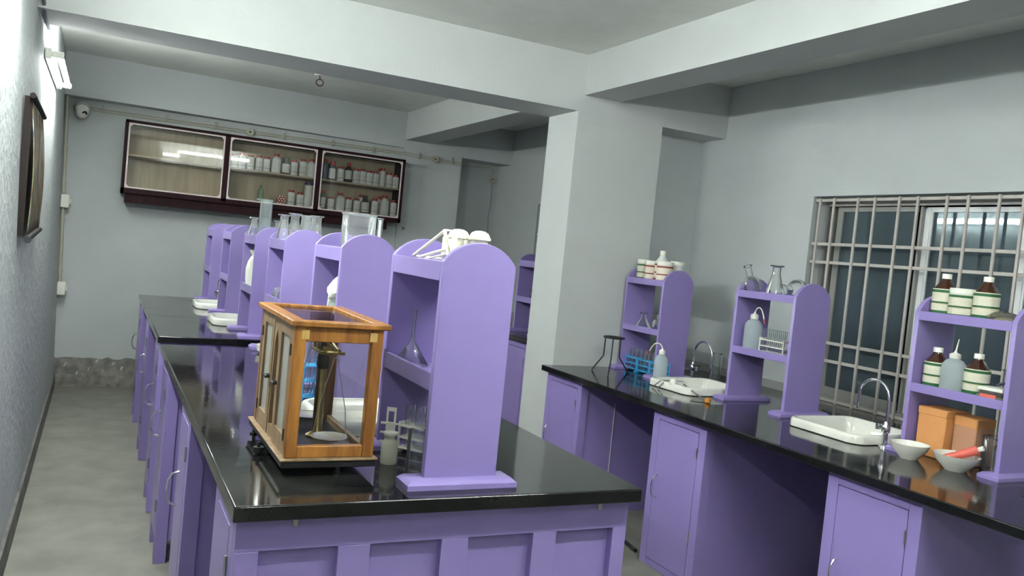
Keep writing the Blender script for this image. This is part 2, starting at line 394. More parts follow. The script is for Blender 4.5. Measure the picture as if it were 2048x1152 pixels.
# ------------------------------------------------------------------ windows with sliding sashes and bars
def window(name, y0, y1, z0, z1, stiles, label, glabel, rows, vs):
    f = MB(); xo, xi = XR+.10, XR+.20
    t = .035
    f.box(xo, y0, z1-.035, xi, y1, z1).box(xo, y0, z0, xi, y1, z0+t).box(xo, y1-t, z0+t, xi, y1, z1-.035).box(xo, y0, z0+t, xi, y0+t, z1-.035)
    o = f.build(name, ALUD); struct(o, label)
    k = MB(); k.box(XR-.002, y0, z0-.03, xi, y1, z0+.012); sill = k.build('window_sill', STONE, o)
    k = MB(); k.box(xo-.004, y0+t, z1-.048, xo+.012, y1-t, z1-.036); k.build('track_rail', GRILLE, o)
    for i in range(len(stiles)-1):
        a, c = stiles[i], stiles[i+1]
        x = xo+.02 + (.03 if i % 2 else 0)
        s = MB(); q = .04
        qa = q if i < len(stiles)-2 else .014
        s.box(x, a, z0+t, x+.025, a+qa, z1-.052).box(x, c-q, z0+t, x+.025, c, z1-.052).box(x, a+q, z1-.078, x+.025, c-q, z1-.052).box(x, a+q, z0+t, x+.025, c-q, z0+t+.05)
        so = s.build('sash', ALU if i < len(stiles)-2 else ALUD, o)
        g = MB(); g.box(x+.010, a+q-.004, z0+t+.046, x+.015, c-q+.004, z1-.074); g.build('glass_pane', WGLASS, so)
        if i < len(stiles)-2:
            k = MB(); k.box(x-.006, c-.03, z0+.0+t, x, c, z1-.06); k.build('edge_strip', ALU, so)
    g = thing('window_grille', glabel, 'window grille', (XR+.02, 0, 0))
    for z in rows:
        k = MB(); k.box(-.006, y0+.005, z-.009, .006, y1-.005, z+.009, .002); k.build('horizontal_bar', GRILLE, g)
    for y in vs:
        k = MB(); k.box(-.016, y-.0075, z0+.014, -.004, y+.0075, z1-.01, .002); k.build('vertical_bar', GRILLE, g)
    return o
vsp = [3.66, 3.555, 3.385, 3.27, 3.113, 3.0, 2.832, 2.717, 2.558, 2.44, 2.28, 2.165]
window('window_1', *WIN[0], [2.10, 2.50, 3.05, 3.62], 'dark sliding window with pale aluminium sashes above the wall bench',
       'cream steel bars across the window above the wall bench', [1.975, 1.718, 1.612, 1.15, 1.047, .826], vsp)
window('window_2', *WIN[1], [5.7, 6.4, 7.15], 'dark window just visible beside the middle pillar',
       'cream bars of the window beyond the middle pillar', [1.96, 1.7, 1.6, 1.2, 1.1, .91], [7.1 - .14*i for i in range(10)])
k = MB().box(XR+.55, 1.2, -.1, XR+.65, 8.2, 3.2); struct(k.build('wall_outside', pbr('dark_outside_render', (.03, .035, .04), .9)), 'dark wall outside the windows')

# ------------------------------------------------------------------ lamps
def tube_lamp(label, loc, L, rot, tm=None, group=None):
    """batten with a bare tube: local y along the tube, local +x away from the wall"""
    t = thing('fluorescent_lamp', label, 'lamp', loc, rot=rot)
    MB().box(-.045, -L/2-.02, -.028, -.012, L/2+.02, .028, .004).build('batten', WPL, t)
    for s_ in (-1, 1):
        MB().box(-.012, s_*L/2-.012, -.016, .045, s_*L/2+.012, .016, .003).build('tube_holder', WPL, t)
    MB().cyl((.025, -L/2+.012, 0), (.025, L/2-.012, 0), .0145, n=16).build('tube', tm or TUBEM, t)
    return t
def lean(z): return wx(z)
tube_lamp('lit white tube lamp high on the left wall beyond the cross beam', (wx(2.30)+.048, 5.77, 2.30), 1.2, (0, 0, 0))
tube_lamp('lit tube lamp on the left wall near the viewer', (wx(2.34)+.048, 3.0, 2.34), 1.2, (0, 0, 0), TUBE2)
tube_lamp('lit tube lamp on the beam behind the viewer', (1.58, .70+.048, 2.60), 1.12, (0, 0, pi/2), TUBE3)
tube_lamp('shorter lit tube lamp left of the beam lamp', (.93, .70+.048, 2.53), .26, (0, 0, pi/2), TUBE3)
tube_lamp('added unseen fill tube lamp on the left wall behind the viewer', (wx(2.3)+.048, -.55, 2.3), 1.2, (0, 0, 0), TUBE_FILL)  # unseen lamp, added to brighten the bench end panel
t = thing('cable_bundle', 'grey bundle of cables on the left wall leading to the tube lamp', 'cable')
z_ = lambda y: 2.47 + .02*math.sin(y*9) - .10*max(0, y-4.3)
for dx, dz in ((0, 0), (.012, .016), (.006, -.02)):
    MB().tube([(wx(2.4)+.02+dx, 3.6+.1*i, z_(3.6+.1*i)+dz) for i in range(15)], .009, 6).build('cable', GREYB, t)
MB().box(wx(2.43)+.002, 4.28, 2.43, wx(2.4)+.045, 4.33, 2.52, .004).build('clip', GREYB, t)

# ------------------------------------------------------------------ left wall fittings and end wall wiring
t = thing('conduit_pipe', 'cream vertical conduit pipe with two switch boxes in the left far corner', 'pipe')
yc = 7.84
def px(z): return wx(z) + .020
for z0, z1, e in ((1.62, 2.412, 0), (.88, 1.50, 0)):
    MB().tube([(px(z0), yc, z0), (px(z1), yc, z1)], .0135, 10).build('pipe', CONDUIT, t)
for z in (2.32, 1.98, 1.70, 1.40, .98):
    MB().cyl((px(z), yc, z-.012), (px(z), yc, z+.012), .019, n=12).build('pipe_clip', CONDUIT, t)
for z in (1.555, .835):
    bx = MB().box(px(z)-.018, yc-.045, z-.055, px(z)+.045, yc+.045, z+.055, .006).build('switch_box', WPL, t)
    MB().box(px(z)+.045, yc-.012, z-.02, px(z)+.055, yc+.012, z+.02, .003).build('switch', WPL, bx)
MB().box(px(2.6)-.02, yc-.013, 2.412, px(2.6)+.012, yc+.013, 2.75).build('pipe', CONDUIT, t)

t = thing('wall_conduit', 'pair of thin cream conduits with round boxes along the end wall', 'conduit')
yw = YF-.012
for dz in (0, -.02):
    MB().tube([(-.27, yw, 2.352+dz), (1.1, yw, 2.355+dz), (2.52, yw, 2.372+dz), (2.58, yw-.0, 2.368+dz), (2.60, 7.872, 2.366+dz), (3.205, 7.872, 2.342+dz)], .006, 6).build('pipe', CONDUIT, t)
MB().tube([(3.205, 7.872, 2.33), (3.22, 8.185, 2.345), (3.66, 8.185, 2.375), (3.70, 8.185, 2.36), (3.70, 8.185, 2.27)], .006, 6).build('pipe', CONDUIT, t)
for x, y, z in ((1.146, yw-.004, 2.345), (2.918, 7.868, 2.343), (3.70, 8.18, 2.255)):
    bx = MB().cyl((x, y-.014, z), (x, y+.012, z), .034, n=18).build('junction_box', CONDUIT, t)
    MB().cyl((x, y-.018, z), (x, y-.014, z), .008, n=10).build('box_screw', BLKP, bx)
for x in (-.05, .45, .85, 1.45, 1.9, 2.3, 2.75, 3.1):
    yy = yw if x < 2.59 else 7.872
    MB().box(x-.006, yy-.012, 2.325, x+.006, yy+.01, 2.385, .002).build('conduit_clip', CONDUIT, t)
tag(MB().tube([(3.70, 8.18, 2.24), (3.703, 8.17, 2.0), (3.69, 8.17, 1.85), (3.705, 8.18, 1.70), (3.70, 8.185, 1.4)], .004, 5).build('hanging_wire', GREYB), 'thin dark wire hanging from the round box in the far right corner', 'wire')
tag(MB().cyl((2.66, 7.885, 1.63), (2.66, 7.87, 1.63), .014, n=10).build('wall_plug', GREYB), 'small dark peg on the far pillar below the cabinet corner', 'peg')

t = thing('security_camera', 'white dome camera in the corner left of the wall cabinet', 'camera', (-.20, 7.80, 2.285))
MB().cyl((0, .06, .04), (0, .125, .04), .055, n=20).cyl((0, 0, .02), (0, .06, .035), .05, .055, n=20).build('mount', WPL, t)
k = MB(); k.lathe([(.0, -.045), (.025, -.040), (.042, -.02), (.048, .005), (.05, .03)], n=20); k.build('dome', WPL, t)
MB().cyl((.02, -.040, -.005), (.016, -.03, -.0), .02, n=16).build('lens', BLKP, t)

t = thing('ceiling_rose', 'white ceiling rose with a loop of bare wire under it', 'ceiling rose', (1.447, 6.645, ZC))
MB().lathe([(0, -.035), (.035, -.035), (.055, -.012), (.058, 0)], n=20).build('rose', WPL, t)
k = MB(); k.tube([(0, 0, -.035), (.005, 0, -.06)] + [(.005+.028*math.sin(a*pi/6), .0, -.088+.028*math.cos(a*pi/6)*.9) for a in range(0, 13)], .0045, 6); k.build('wire_loop', pbr('maroon_wire', (.06, .015, .02), .5), t)

# hanging chart
t = thing('wall_chart', 'printed roll-down chart hanging on the left wall', 'chart')
k = MB(); ny, nz = 14, 10; grid = []
for j in range(nz+1):
    z = 1.36 + .555*j/nz; row = []
    for i in range(ny+1):
        y = 3.98 + 1.02*i/ny
        off = .014 + .018*(1-i/ny)**2 + .014*math.sin(pi*j/nz)
        row.append(k.bm.verts.new((wx(z)+off, y, z + .015*i/ny)))
    grid.append(row)
for j in range(nz):
    for i in range(ny):
        f = k.bm.faces.new((grid[j][i], grid[j][i+1], grid[j+1][i+1], grid[j+1][i])); f.smooth = True
o = k.build('printed_sheet', CHART, t)
md = o.modifiers.new('thick', 'SOLIDIFY'); md.thickness = .003
k = MB(); k.box(wx(1.64)+.0, 3.965, 1.355, wx(1.64)+.030, 3.985, 1.925); k.build('near_gap_strip', CHARTDK, t)  # dark box closing the chart-to-wall gap, its shade painted into the colour
MB().cyl((wx(1.93)+.04, 3.93, 1.925), (wx(1.93)+.02, 5.02, 1.945), .012, n=10).build('rod', CHARTDK, t)
MB().cyl((wx(1.35)+.04, 3.93, 1.345), (wx(1.35)+.02, 5.02, 1.365), .012, n=10).build('rod', CHARTDK, t)
MB().cyl((wx(1.35)+.042, 3.915, 1.343), (wx(1.35)+.041, 3.935, 1.343), .015, n=10).build('rod_cap', BLKP, t)

# ------------------------------------------------------------------ work benches
def bev(o, wdt=.004):
    m = o.modifiers.new('edge', 'BEVEL'); m.width = wdt; m.segments = 2; m.limit_method = 'ANGLE'; return o
TZ = .9; XI0, XI1 = .288, 1.315
SINKS_I = [(.62, 1.04, 2.36, 2.74), (.62, 1.04, 5.05, 5.41), (.62, 1.04, 5.99, 6.35)]
def hole(s, q=.028): return (s[0]+q, s[1]-q, s[2]+q, s[3]-q)
wt = bev(MB().slab(XI0, XI1, 1.765, 4.19, .865, TZ, [hole(SINKS_I[0])]).build('worktop', BLACK)); tag(wt, 'polished black stone worktop of the near island bench', 'worktop')
for x in (.427, 1.213): MB().box(x-.006, 1.80, .838, x+.006, 1.812, .865, .002).build('metal_clip', STEEL, wt)
tag(bev(MB().slab(XI0+.006, XI1, 4.485, 6.91, .865, TZ, [hole(s) for s in SINKS_I[1:]]).build('worktop', BLACK)), 'polished black stone worktop of the far island bench', 'worktop')
BZ = .815
SINKS_B = [(2.87, 3.31, 3.55, 3.94), (2.92, 3.34, 2.475, 2.895), (2.90, 3.32, 1.42, 1.80)]
tag(bev(MB().slab(2.515, XR, 1.0, 4.545, .78, BZ, [hole(s) for s in SINKS_B]).build('worktop', BLACK)), 'polished black stone worktop of the wall bench under the window', 'worktop')
tag(bev(MB().slab(2.72, XR, 4.96, 7.85, .865, TZ).build('worktop', BLACK)), 'black worktop glimpsed beyond the middle pillar', 'worktop')
k = MB().box(XR-.012, 1.0, BZ, XR, 2.05, BZ+.05).box(XR-.012, 3.72, BZ, XR, 4.79, BZ+.05); struct(k.build('trim_1', pbr('grey_stone_upstand', (.33, .34, .33), .5)), 'narrow grey upstand where wall bench meets wall')

# end panel of the near island
ep = thing('bench_end_panel', 'violet end of the near island bench with four recessed panels', 'panel', (0, 1.81, 0))
xs = [.303, .354, .529, .604, .78, .849, 1.027, 1.094, 1.265, 1.307]
zt = .785
for i in range(0, 10, 2):
    bev(MB().box(xs[i], 0, .0, xs[i+1], .032, zt).build('stile', PURPLE, ep), .0015)
bev(MB().box(.303, 0, zt, 1.307, .03, .864).build('top_rail', PURPLE, ep), .0015)
for i in range(1, 9, 2):
    bev(MB().box(xs[i], 0, 0, xs[i+1], .03, .12).build('bottom_rail', PURPLE, ep), .0015)
    MB().box(xs[i], .024, .12, xs[i+1], .032, zt).build('panel', PURPLE, ep)

# base cabinets: local x = depth (front at 0 facing -x), y = width
def handle(par, x, y, z, L=.115):
    k = MB(); k.tube([(x, y, z-L/2), (x-.022, y, z-L/2+.006), (x-.034, y, z-L/2+.028), (x-.036, y, z), (x-.034, y, z+L/2-.028), (x-.022, y, z+L/2-.006), (x, y, z+L/2)], .0045, 8)
    return k.build('handle', CHROME, par)
def cabinet(name, label, loc, wdt, depth, h, hz, group=None, rz=0, toe=.1, strip=False):
    t = thing(name, label, 'cabinet', loc, rz, group)
    p = .05
    for (x, y) in ((0, 0), (0, wdt-p), (depth-p, 0), (depth-p, wdt-p)):
        bev(MB().box(x, y, 0, x+p, y+p, h).build('leg', PURPLE, t), .0015)
    k = MB()
    k.box(p, .008, toe, depth-p, .024, h).box(p, wdt-.024, toe, depth-p, wdt-.008, h).box(depth-.02, p, toe, depth-.006, wdt-p, h).box(.02, p, toe, depth-.02, wdt-p, toe+.018)
    k.build('carcass', PURPLE, t)
    if strip: MB().box(.245, .004, .2, .249, .016, .66).build('lit_line_strip', BEADW, t)  # pale colour paints the thin lit line on the cabinet side
    bev(MB().box(.0, p, h-.045, .03, wdt-p, h).build('top_rail', PURPLE, t), .0015)
    bev(MB().box(.0, p, toe, .03, wdt-p, toe+.035).build('bottom_rail', PURPLE, t), .0015)
    d = bev(MB().box(-.001, p+.003, toe+.038, .018, wdt-p-.003, h-.048).build('door', PURPLE, t), .002)
    handle(d, 0, wdt-p-.035, hz)
    for z in (h-.14, .24): MB().cyl((-.003, p+.001, z-.025), (-.003, p+.001, z+.025), .004, n=8).build('hinge', STEEL, d)
    return t
ISL_Y = [(1.842, .30), (2.815, .31), (3.806, .32)]; FAR_Y = [(4.50, .31), (5.505, .32), (6.53, .325)]
nm = ['nearest the end panel', 'midway along', 'at the far end of']
for i, (y, w_) in enumerate(ISL_Y):
    cabinet('base_cabinet', 'violet one-door cabinet under the near island facing the left aisle, ' + ['by its front corner', 'at its middle', 'at its far end'][i], (.303, y, 0), w_, .36, .864, .56)
    cabinet('base_cabinet', 'violet one-door cabinet under the near island facing the window bench, ' + ['by its front corner', 'at its middle', 'at its far end'][i], (1.305, y+w_, 0), w_, .36, .864, .56, rz=pi)
for i, (y, w_) in enumerate(FAR_Y):
    cabinet('base_cabinet', 'violet one-door cabinet under the far island facing the left aisle, ' + ['at its near end', 'at its middle', 'by the end wall'][i], (.306, y, 0), w_, .36, .864, .56)
    cabinet('base_cabinet', 'violet one-door cabinet under the far island facing the right, ' + ['at its near end', 'at its middle', 'by the end wall'][i], (1.305, y+w_, 0), w_, .36, .864, .56, rz=pi)
for (a, c, lb) in ((2.142, 2.815, 'front'), (3.125, 3.806, 'rear')):
    tag(MB().box(.78, a, .08, .80, c, .862).build('knee_panel', PURPLE), 'violet board closing the %s knee space of the near island' % lb, 'panel')
for (a, c, lb) in ((4.81, 5.505, 'near'), (5.825, 6.53, 'far')):
    tag(MB().box(.78, a, .08, .80, c, .862).build('knee_panel', PURPLE), 'violet board closing the %s knee space of the far island' % lb, 'panel')
for i, (y, w_, lb) in enumerate(((4.12, .415, 'against the middle pillar'), (3.0, .41, 'between two open knee spaces'), (1.87, .41, 'nearest the viewer'))):
    cabinet('base_cabinet', 'violet one-door cabinet under the wall bench, ' + lb, (2.56, y, 0), w_, 1.12, .779, .405, toe=0, strip=(i == 0))
cabinet('base_cabinet', 'violet cabinet glimpsed under the bench beyond the middle pillar', (2.755, 5.2, 0), .45, .4, .864, .5)
tag(MB().tube([(2.60, 3.50, .012), (2.62, 3.62, .012), (2.60, 3.75, .012), (2.64, 3.9, .012), (2.62, 4.05, .012)], .011, 8).build('hose', BLKP), 'black rubber hose on the floor under the wall bench', 'hose')

# ------------------------------------------------------------------ reagent shelf units
def shelf_unit(label, loc, wdt, length, sh, rise, lips, group):
    """two arched side panels (normal to y) joined by trays; origin at base centre of the near panel's left edge"""
    t = thing('reagent_shelf', label, 'shelf', loc, 0, group)
    n = 22; cx = wdt/2; rad = (cx*cx + rise*rise)/(2*rise); a = math.asin(cx/rad)
    if rise > cx*.8: rad = cx; a = pi/2
    cz = sh + rise - rad
    prof = [(0, .018), (wdt, .018)] + [(cx + rad*math.sin(a - 2*a*i/n), cz + rad*math.cos(a - 2*a*i/n)) for i in range(n+1)]
    for y in (0, length-.02):
        bev(MB().prism(prof, 'y', y, y+.02).build('side_panel', PURPLE, t), .002)
        f = MB(); q = .012; x0, x1, y0, y1 = -.05, wdt+.045, y-.033, y+.053
        lo = [f.bm.verts.new(v) for v in ((x0,y0,0),(x1,y0,0),(x1,y1,0),(x0,y1,0))]; mi = [f.bm.verts.new(v) for v in ((x0,y0,.012),(x1,y0,.012),(x1,y1,.012),(x0,y1,.012))]
        hi = [f.bm.verts.new(v) for v in ((x0+q,y0+q,.022),(x1-q,y0+q,.022),(x1-q,y1-q,.022),(x0+q,y1-q,.022))]
        for A, B in ((lo, mi), (mi, hi)):
            for i in range(4): f.bm.faces.new((A[i], A[(i+1)%4], B[(i+1)%4], B[i]))
        f.bm.faces.new(lo[::-1]); f.bm.faces.new(hi); f.build('foot', PURPLE, t)
    for z0, z1 in lips:
        k = MB().box(.002, .02, z0, wdt-.002, length-.02, z0+.016); s = k.build('shelf_board', PURPLE, t)
        for x in (0, wdt-.012): bev(MB().box(x, .02, z0, x+.012, length-.02, z1).build('shelf_lip', PURPLE, s), .0015)
    return t
GI = 'violet arched shelf units along the island benches'
IX = .735; IW = .192
isl = {}
base = shelf_unit('nearest violet arched shelf unit, holding an upturned funnel, at the front of the near island', (IX, 1.855, TZ), IW, .395, .544, .052, [(.229, .272), (.496, .544)], GI)
isl['F'] = base
for kx, y, lb in (('E', 2.80, 'violet arched shelf unit topped by a big glass jar, second from the front'),
                  ('D', 3.77, 'violet arched shelf unit crowded with tall flared glassware, third from the front'),
                  ('C', 4.555, 'violet arched shelf unit with wrapped bottles inside, at the near end of the far island'),
                  ('B', 5.48, 'empty violet arched shelf unit at the middle of the far island'),
                  ('A', 6.44, 'empty violet arched shelf unit closest to the end wall')):
    isl[kx] = dup(base, (IX, y, TZ), lb)
GB = 'violet arched shelf units along the wall bench'
BX = 3.08; BWD = .235
r2 = shelf_unit('violet arched shelf unit with glass flasks on top, left of the barred window', (BX, 3.064, BZ), BWD, .437, .590, .075, [(.258, .295), (.558, .596)], GB)
dup(r2, (3.06, 4.115, BZ), 'violet arched shelf unit with red and green striped jars on top, nearest the middle pillar', scale=(.95, .93, 1))
dup(r2, (BX, 1.955, BZ), 'violet arched shelf unit with amber bottles, in front of the barred window')
g = dup(base, (2.88, 5.33, TZ), 'violet arched shelf unit glimpsed left of the middle pillar', group='violet arched shelf units along the island benches')

# ------------------------------------------------------------------ sinks and taps
def sink(label, s, z, ch=.05, group=None):
    cx, cy = (s[0]+s[1])/2, (s[2]+s[3])/2; a, b_ = (s[1]-s[0])/2, (s[3]-s[2])/2
    t = thing('sink', label, 'sink', (cx, cy, z), 0, group)
    def ring(q):
        A, B, c = a-q, b_-q, max(.012, ch - q*.35)
        pts = []
        for sx, sy in ((1, 1), (-1, 1), (-1, -1), (1, -1)):
            p0 = (sx*A, sy*(B-c)); p1 = (sx*(A-c), sy*B)
            if sx*sy < 0: p0, p1 = p1, p0
            for i in range(5):
                u = i/4; m = (sx*A*.0+sx*(A-.28*c), sy*(B-.28*c))
                pts.append(((1-u)**2*p0[0]+2*u*(1-u)*m[0]+u*u*p1[0], (1-u)**2*p0[1]+2*u*(1-u)*m[1]+u*u*p1[1]))
        return pts
    prof = [(.008, .0), (.0, .004), (.0, .032), (.004, .040), (.010, .043), (.018, .041), (.022, .034), (.034, .0), (.040, -.03), (.050, -.085), (.075, -.10)]
    k = MB(); rings = [[k.bm.verts.new((x, y, zz)) for x, y in ring(q)] for q, zz in prof]
    for A, B in zip(rings, rings[1:]):
        n = len(A)
        for i in range(n):
            f = k.bm.faces.new((A[i], A[(i+1)%n], B[(i+1)%n], B[i])); f.smooth = True
    k.bm.faces.new(rings[-1]); k.build('basin', PORC, t)
    MB().cyl((0, 0, -.100), (0, 0, -.096), .022, n=14).build('drain', CHROME, t)
    return t
sink('white porcelain sink behind the wooden balance case on the near island', SINKS_I[0], TZ)
sink('white porcelain sink at the near end of the far island', SINKS_I[1], TZ)
sink('white porcelain sink on the far island closest to the end wall', SINKS_I[2], TZ)
sink('white porcelain sink with a glass rod across it, on the wall bench', SINKS_B[0], BZ)
sink('white porcelain sink below the barred window on the wall bench', SINKS_B[1], BZ)
def tap(label, loc, rz, h=.25, r=.075):
    t = thing('swan_neck_tap', label, 'tap', loc, rz)
    MB().lathe([(.0, 0), (.026, 0), (.024, .008), (.012, .014), (.011, .07)], n=16).build('base', CHROME, t)
    MB().lathe([(.013, .06), (.018, .066), (.018, .09), (.012, .098), (.009, .11)], n=16).build('collar', CHROME, t)
    pts = [(0, 0, .10), (0, 0, h-r)] + [(r - r*math.cos(pi*i/12), 0, h-r + r*math.sin(pi*i/12)) for i in range(1, 13)] + [(2*r, 0, h-r-.045)]
    MB().tube(pts, .0065, 10).build('spout', CHROME, t)
    MB().cyl((2*r, 0, h-r-.065), (2*r, 0, h-r-.04), .006, .0085, n=10).build('nozzle', CHROME, t)
    v = MB().cyl((0, 0, .078), (.05, -.01, .078), .009, n=10).cyl((.05, -.01, .066), (.05, -.01, .095), .010, n=10).build('valve', CHROME, t)
    MB().box(.038, -.034, .094, .062, .014, .102, .003).build('lever', BLKP, v)
    return t
tap('chrome swan-neck tap behind the sink by the wash bottle', (3.33, 4.10, BZ), -pi/2, .25, .085)
tap('chrome swan-neck tap beside the sink in front of the window', (3.06, 2.452, BZ), pi/2, .277, .078)
tap('small chrome tap at the sink nearest the end wall', (.80, 6.40, TZ), -pi/2, .20, .05)

# ------------------------------------------------------------------ bottles, jars and glassware
def bottle(name, label, cat, loc, r, h, body, cap, lab=None, group=None, neck=.42, shoulder=.72, capf=.12, capr=None, sq=0, lz=(.06, .6)):
    t = thing(name, label, cat, loc, R_.uniform(-.3, .3) if not sq else R_.uniform(-.12, .12), group)
    rn = r*neck; hc = h*(1-capf)
    MB().lathe([(0, .0), (r*.95, 0), (r, h*.015), (r, h*shoulder*.93), (r*.93, h*shoulder), (rn*1.25, hc*.97 if shoulder > .85 else h*(shoulder+ (1-capf-shoulder)*.75)), (rn, hc*.985), (rn, hc)], n=20, sq=sq).build('body', body, t)
    cr = capr if capr else rn*1.18
    MB().lathe([(0, hc-.002), (cr, hc-.002), (cr, h*.99), (cr*.92, h), (0, h)], n=16).build('cap', cap, t)
    if lab:
        z0, z1 = lz; MB().lathe([(r+.0008, h*z0), (r+.0008, h*z1)], n=20, sq=sq).build('paper_label', lab, t)
    return t
# cabinet on the end wall ------------------------------------------------
CY0, CY1 = 7.655, 7.925
cb = thing('wall_cabinet', 'long maroon wall cabinet with three glass doors on the end wall', 'cabinet', (0, CY0, 0))
X0, X1, ZB, ZT = .128, 2.548, 1.672, 2.275
D = CY1 - CY0
k = MB(); e = .022
k.box(X0, .0, ZT-e, X1, D, ZT).box(X0, 0, ZB, X1, D, ZB+e+.02).box(X0, 0, ZB, X0+e, D, ZT).box(X1-e, 0, ZB, X1, D, ZT)
k.build('frame', MAROON, cb)
for x in (.935, 1.735): MB().box(x-.02, 0, ZB+.02, x+.02, .03, ZT-.01, .002).build('mullion', MAROON, cb)
for x in (.935, 1.735): MB().box(x-.006, .03, ZB+.02, x+.006, D-.012, ZT-.01).build('divider', PLY, cb)
MB().box(X0+.01, D-.012, ZB+.01, X1-.01, D-.002, ZT-.01).build('back_panel', PLY, cb)
bays = [(.152, .913), (.957, 1.713), (1.757, 2.524)]
for a, c in bays:
    MB().box(a-.002, .045, 1.983, c+.002, D-.012, 1.998).build('shelf', PLY, cb)
    MB().box(a-.002, .03, ZB+.04, c+.002, D-.012, ZB+.052).build('shelf', PLY, cb)
    d = MB(); z0, z1 = ZB+.042, ZT-.024; q = .012
    d.box(a, .004, z0, c, .016, z0+q).box(a, .004, z1-q, c, .016, z1).box(a, .004, z0+q, a+q, .016, z1-q).box(c-q, .004, z0+q, c, .016, z1-q)
    dr = d.build('glass_door', BEADW, cb)
    MB().box(a+.006, .008, z0+.006, c-.006, .012, z1-.006).build('glass_pane', PANE, dr)
    for sx in (0, 1):
        for sz in (0, 1):
            x = a+q if sx == 0 else c-q-.02; z = z0+q if sz == 0 else z1-q-.02
            p = [(x, z), (x+.02, z), (x+.02, z+.02), (x, z+.02)]
            tri = [p[0], p[1], p[3]] if (sx, sz) == (0, 0) else [p[0], p[1], p[2]] if (sx, sz) == (1, 0) else [p[0], p[2], p[3]] if (sx, sz) == (0, 1) else [p[1], p[2], p[3]]
            MB().prism(tri, 'y', .003, .014).build('corner_piece', BEADW, dr)
MB().box(X0+.035, .03, ZB-.075, X1-.12, D, ZB).build('bottom_rail', MAROON, cb)

ordn = ['first', 'second', 'third', 'fourth', 'fifth', 'sixth', 'seventh', 'eighth', 'ninth', 'tenth', 'eleventh']
rows = [
 ('upper middle cabinet shelf', 1.998, [(1.008,.122,'w'),(1.074,.135,'w'),(1.146,.131,'w'),(1.22,.134,'w'),(1.285,.132,'w'),(1.368,.169,'W'),(1.456,.147,'k'),(1.53,.138,'w'),(1.606,.155,'w'),(1.680,.165,'W')]),
 ('lower middle cabinet shelf', 1.724, [(1.525,.139,'w'),(1.606,.126,'w')]),
 ('upper right cabinet shelf', 1.998, [(1.806,.185,'s'),(1.878,.174,'l'),(1.955,.135,'w'),(2.028,.18,'d'),(2.102,.136,'w'),(2.163,.14,'w'),(2.227,.134,'w'),(2.292,.134,'w'),(2.358,.176,'t'),(2.424,.139,'w'),(2.489,.126,'w')]),
 ('lower right cabinet shelf', 1.724, [(1.812,.173,'g'),(1.889,.122,'w'),(1.973,.167,'W'),(2.054,.137,'w'),(2.132,.134,'w'),(2.214,.173,'D'),(2.307,.155,'w'),(2.399,.195,'W'),(2.489,.16,'w')]),
]
kinds = {
 'w': ('small white bottle with red cap', .0325, BOTW, REDP, LABW, .62, .84, .15),
 'W': ('large white bottle with red cap', .042, BOTW, REDP, LABW2, .45, .72, .13),
 'k': ('black jar with a white label and dark lid', .036, BLKP, BLKP, LABW2, .85, .88, .3),
 's': ('slate-blue bottle with red cap', .028, BOTB, REDP, None, .5, .78, .14),
 'l': ('dark bottle with broad white label and red cap', .031, DARKG, REDP, LABW2, .6, .78, .2),
 'd': ('black bottle with white label and red cap', .032, BLKP, REDP, LABW2, .45, .7, .18),
 't': ('tall white bottle with red cap', .028, BOTW, REDP, LABW2, .6, .8, .14),
 'g': ('greenish clear bottle with red cap', .026, GREENB, REDP, LABW, .45, .72, .15),
 'D': ('dark grey bottle with sloping shoulders', .041, DARKG, DARKG, LABW, .4, .5, .1),
}
for place, z, items in rows:
    for i, (x, h, kd) in enumerate(items):
        nm_, r, bm_, cm, lm, nk, shd, cf = kinds[kd]
        bottle('reagent_bottle', '%s, %s from left, %s' % (nm_, ordn[i] if 'lower middle' not in place else ('third from right' if 0 else ['first red-capped', 'second red-capped'][i]), place), 'bottle',
               (x, 7.735 + R_.uniform(-.006, .006), z), r, h, bm_, cm, lm, 'reagent bottles in the wall cabinet', nk, shd, cf, lz=(.08, .62) if kd not in 'd' else (.15, .6), sq=.35 if kd in 'wWl' else 0)
for x, y, z, h, lb in ((2.352, 7.80, 1.998, .172, 'white bottle with red cap half hidden behind the tall one on the upper right shelf'),
                       (2.19, 7.81, 1.724, .18, 'pale bottle with red cap half hidden behind the dark grey bottle'),
                       (2.372, 7.81, 1.724, .185, 'white bottle with red cap half hidden behind the largest lower right bottle')):
    bottle('reagent_bottle', lb, 'bottle', (x, y, z), .029, h, BOTW, REDP, LABW2, 'reagent bottles in the wall cabinet', .5, .78, .14)
bottle('reagent_bottle', 'pale green clear bottle standing alone on the lower shelf of the middle bay', 'bottle', (1.255, 7.735, 1.724), .027, .15, GREENB, GREENB, None, 'reagent bottles in the wall cabinet', .38, .66, .12)
bottle('reagent_bottle', 'tall white container with navy lid on the lower shelf of the middle bay', 'bottle', (1.680, 7.735, 1.724), .042, .225, BOTW, NAVYP, LABW2, 'reagent bottles in the wall cabinet', .88, .87, .09, lz=(.3, .8))
t = thing('stopper_stack', 'small pile of red stoppers with white tops in the middle cabinet bay', 'stopper', (1.436, 7.735, 1.724))
for j in range(4):
    for i in range(3):
        MB().cyl(((i-1)*.023 + (.011 if j % 2 else 0) - .005, -.02, .011+j*.02), ((i-1)*.023 + (.011 if j % 2 else 0) - .005, .02, .011+j*.02), .0105, n=10).cyl(((i-1)*.023 + (.011 if j % 2 else 0) - .005, -.024, .011+j*.02), ((i-1)*.023 + (.011 if j % 2 else 0) - .005, -.02, .011+j*.02), .0105, n=10).build('stopper', REDP, t)
        MB().cyl(((i-1)*.023 + (.011 if j % 2 else 0) - .005, -.0255, .011+j*.02), ((i-1)*.023 + (.011 if j % 2 else 0) - .005, -.024, .011+j*.02), .006, n=8).build('stopper_top', WPL, t)

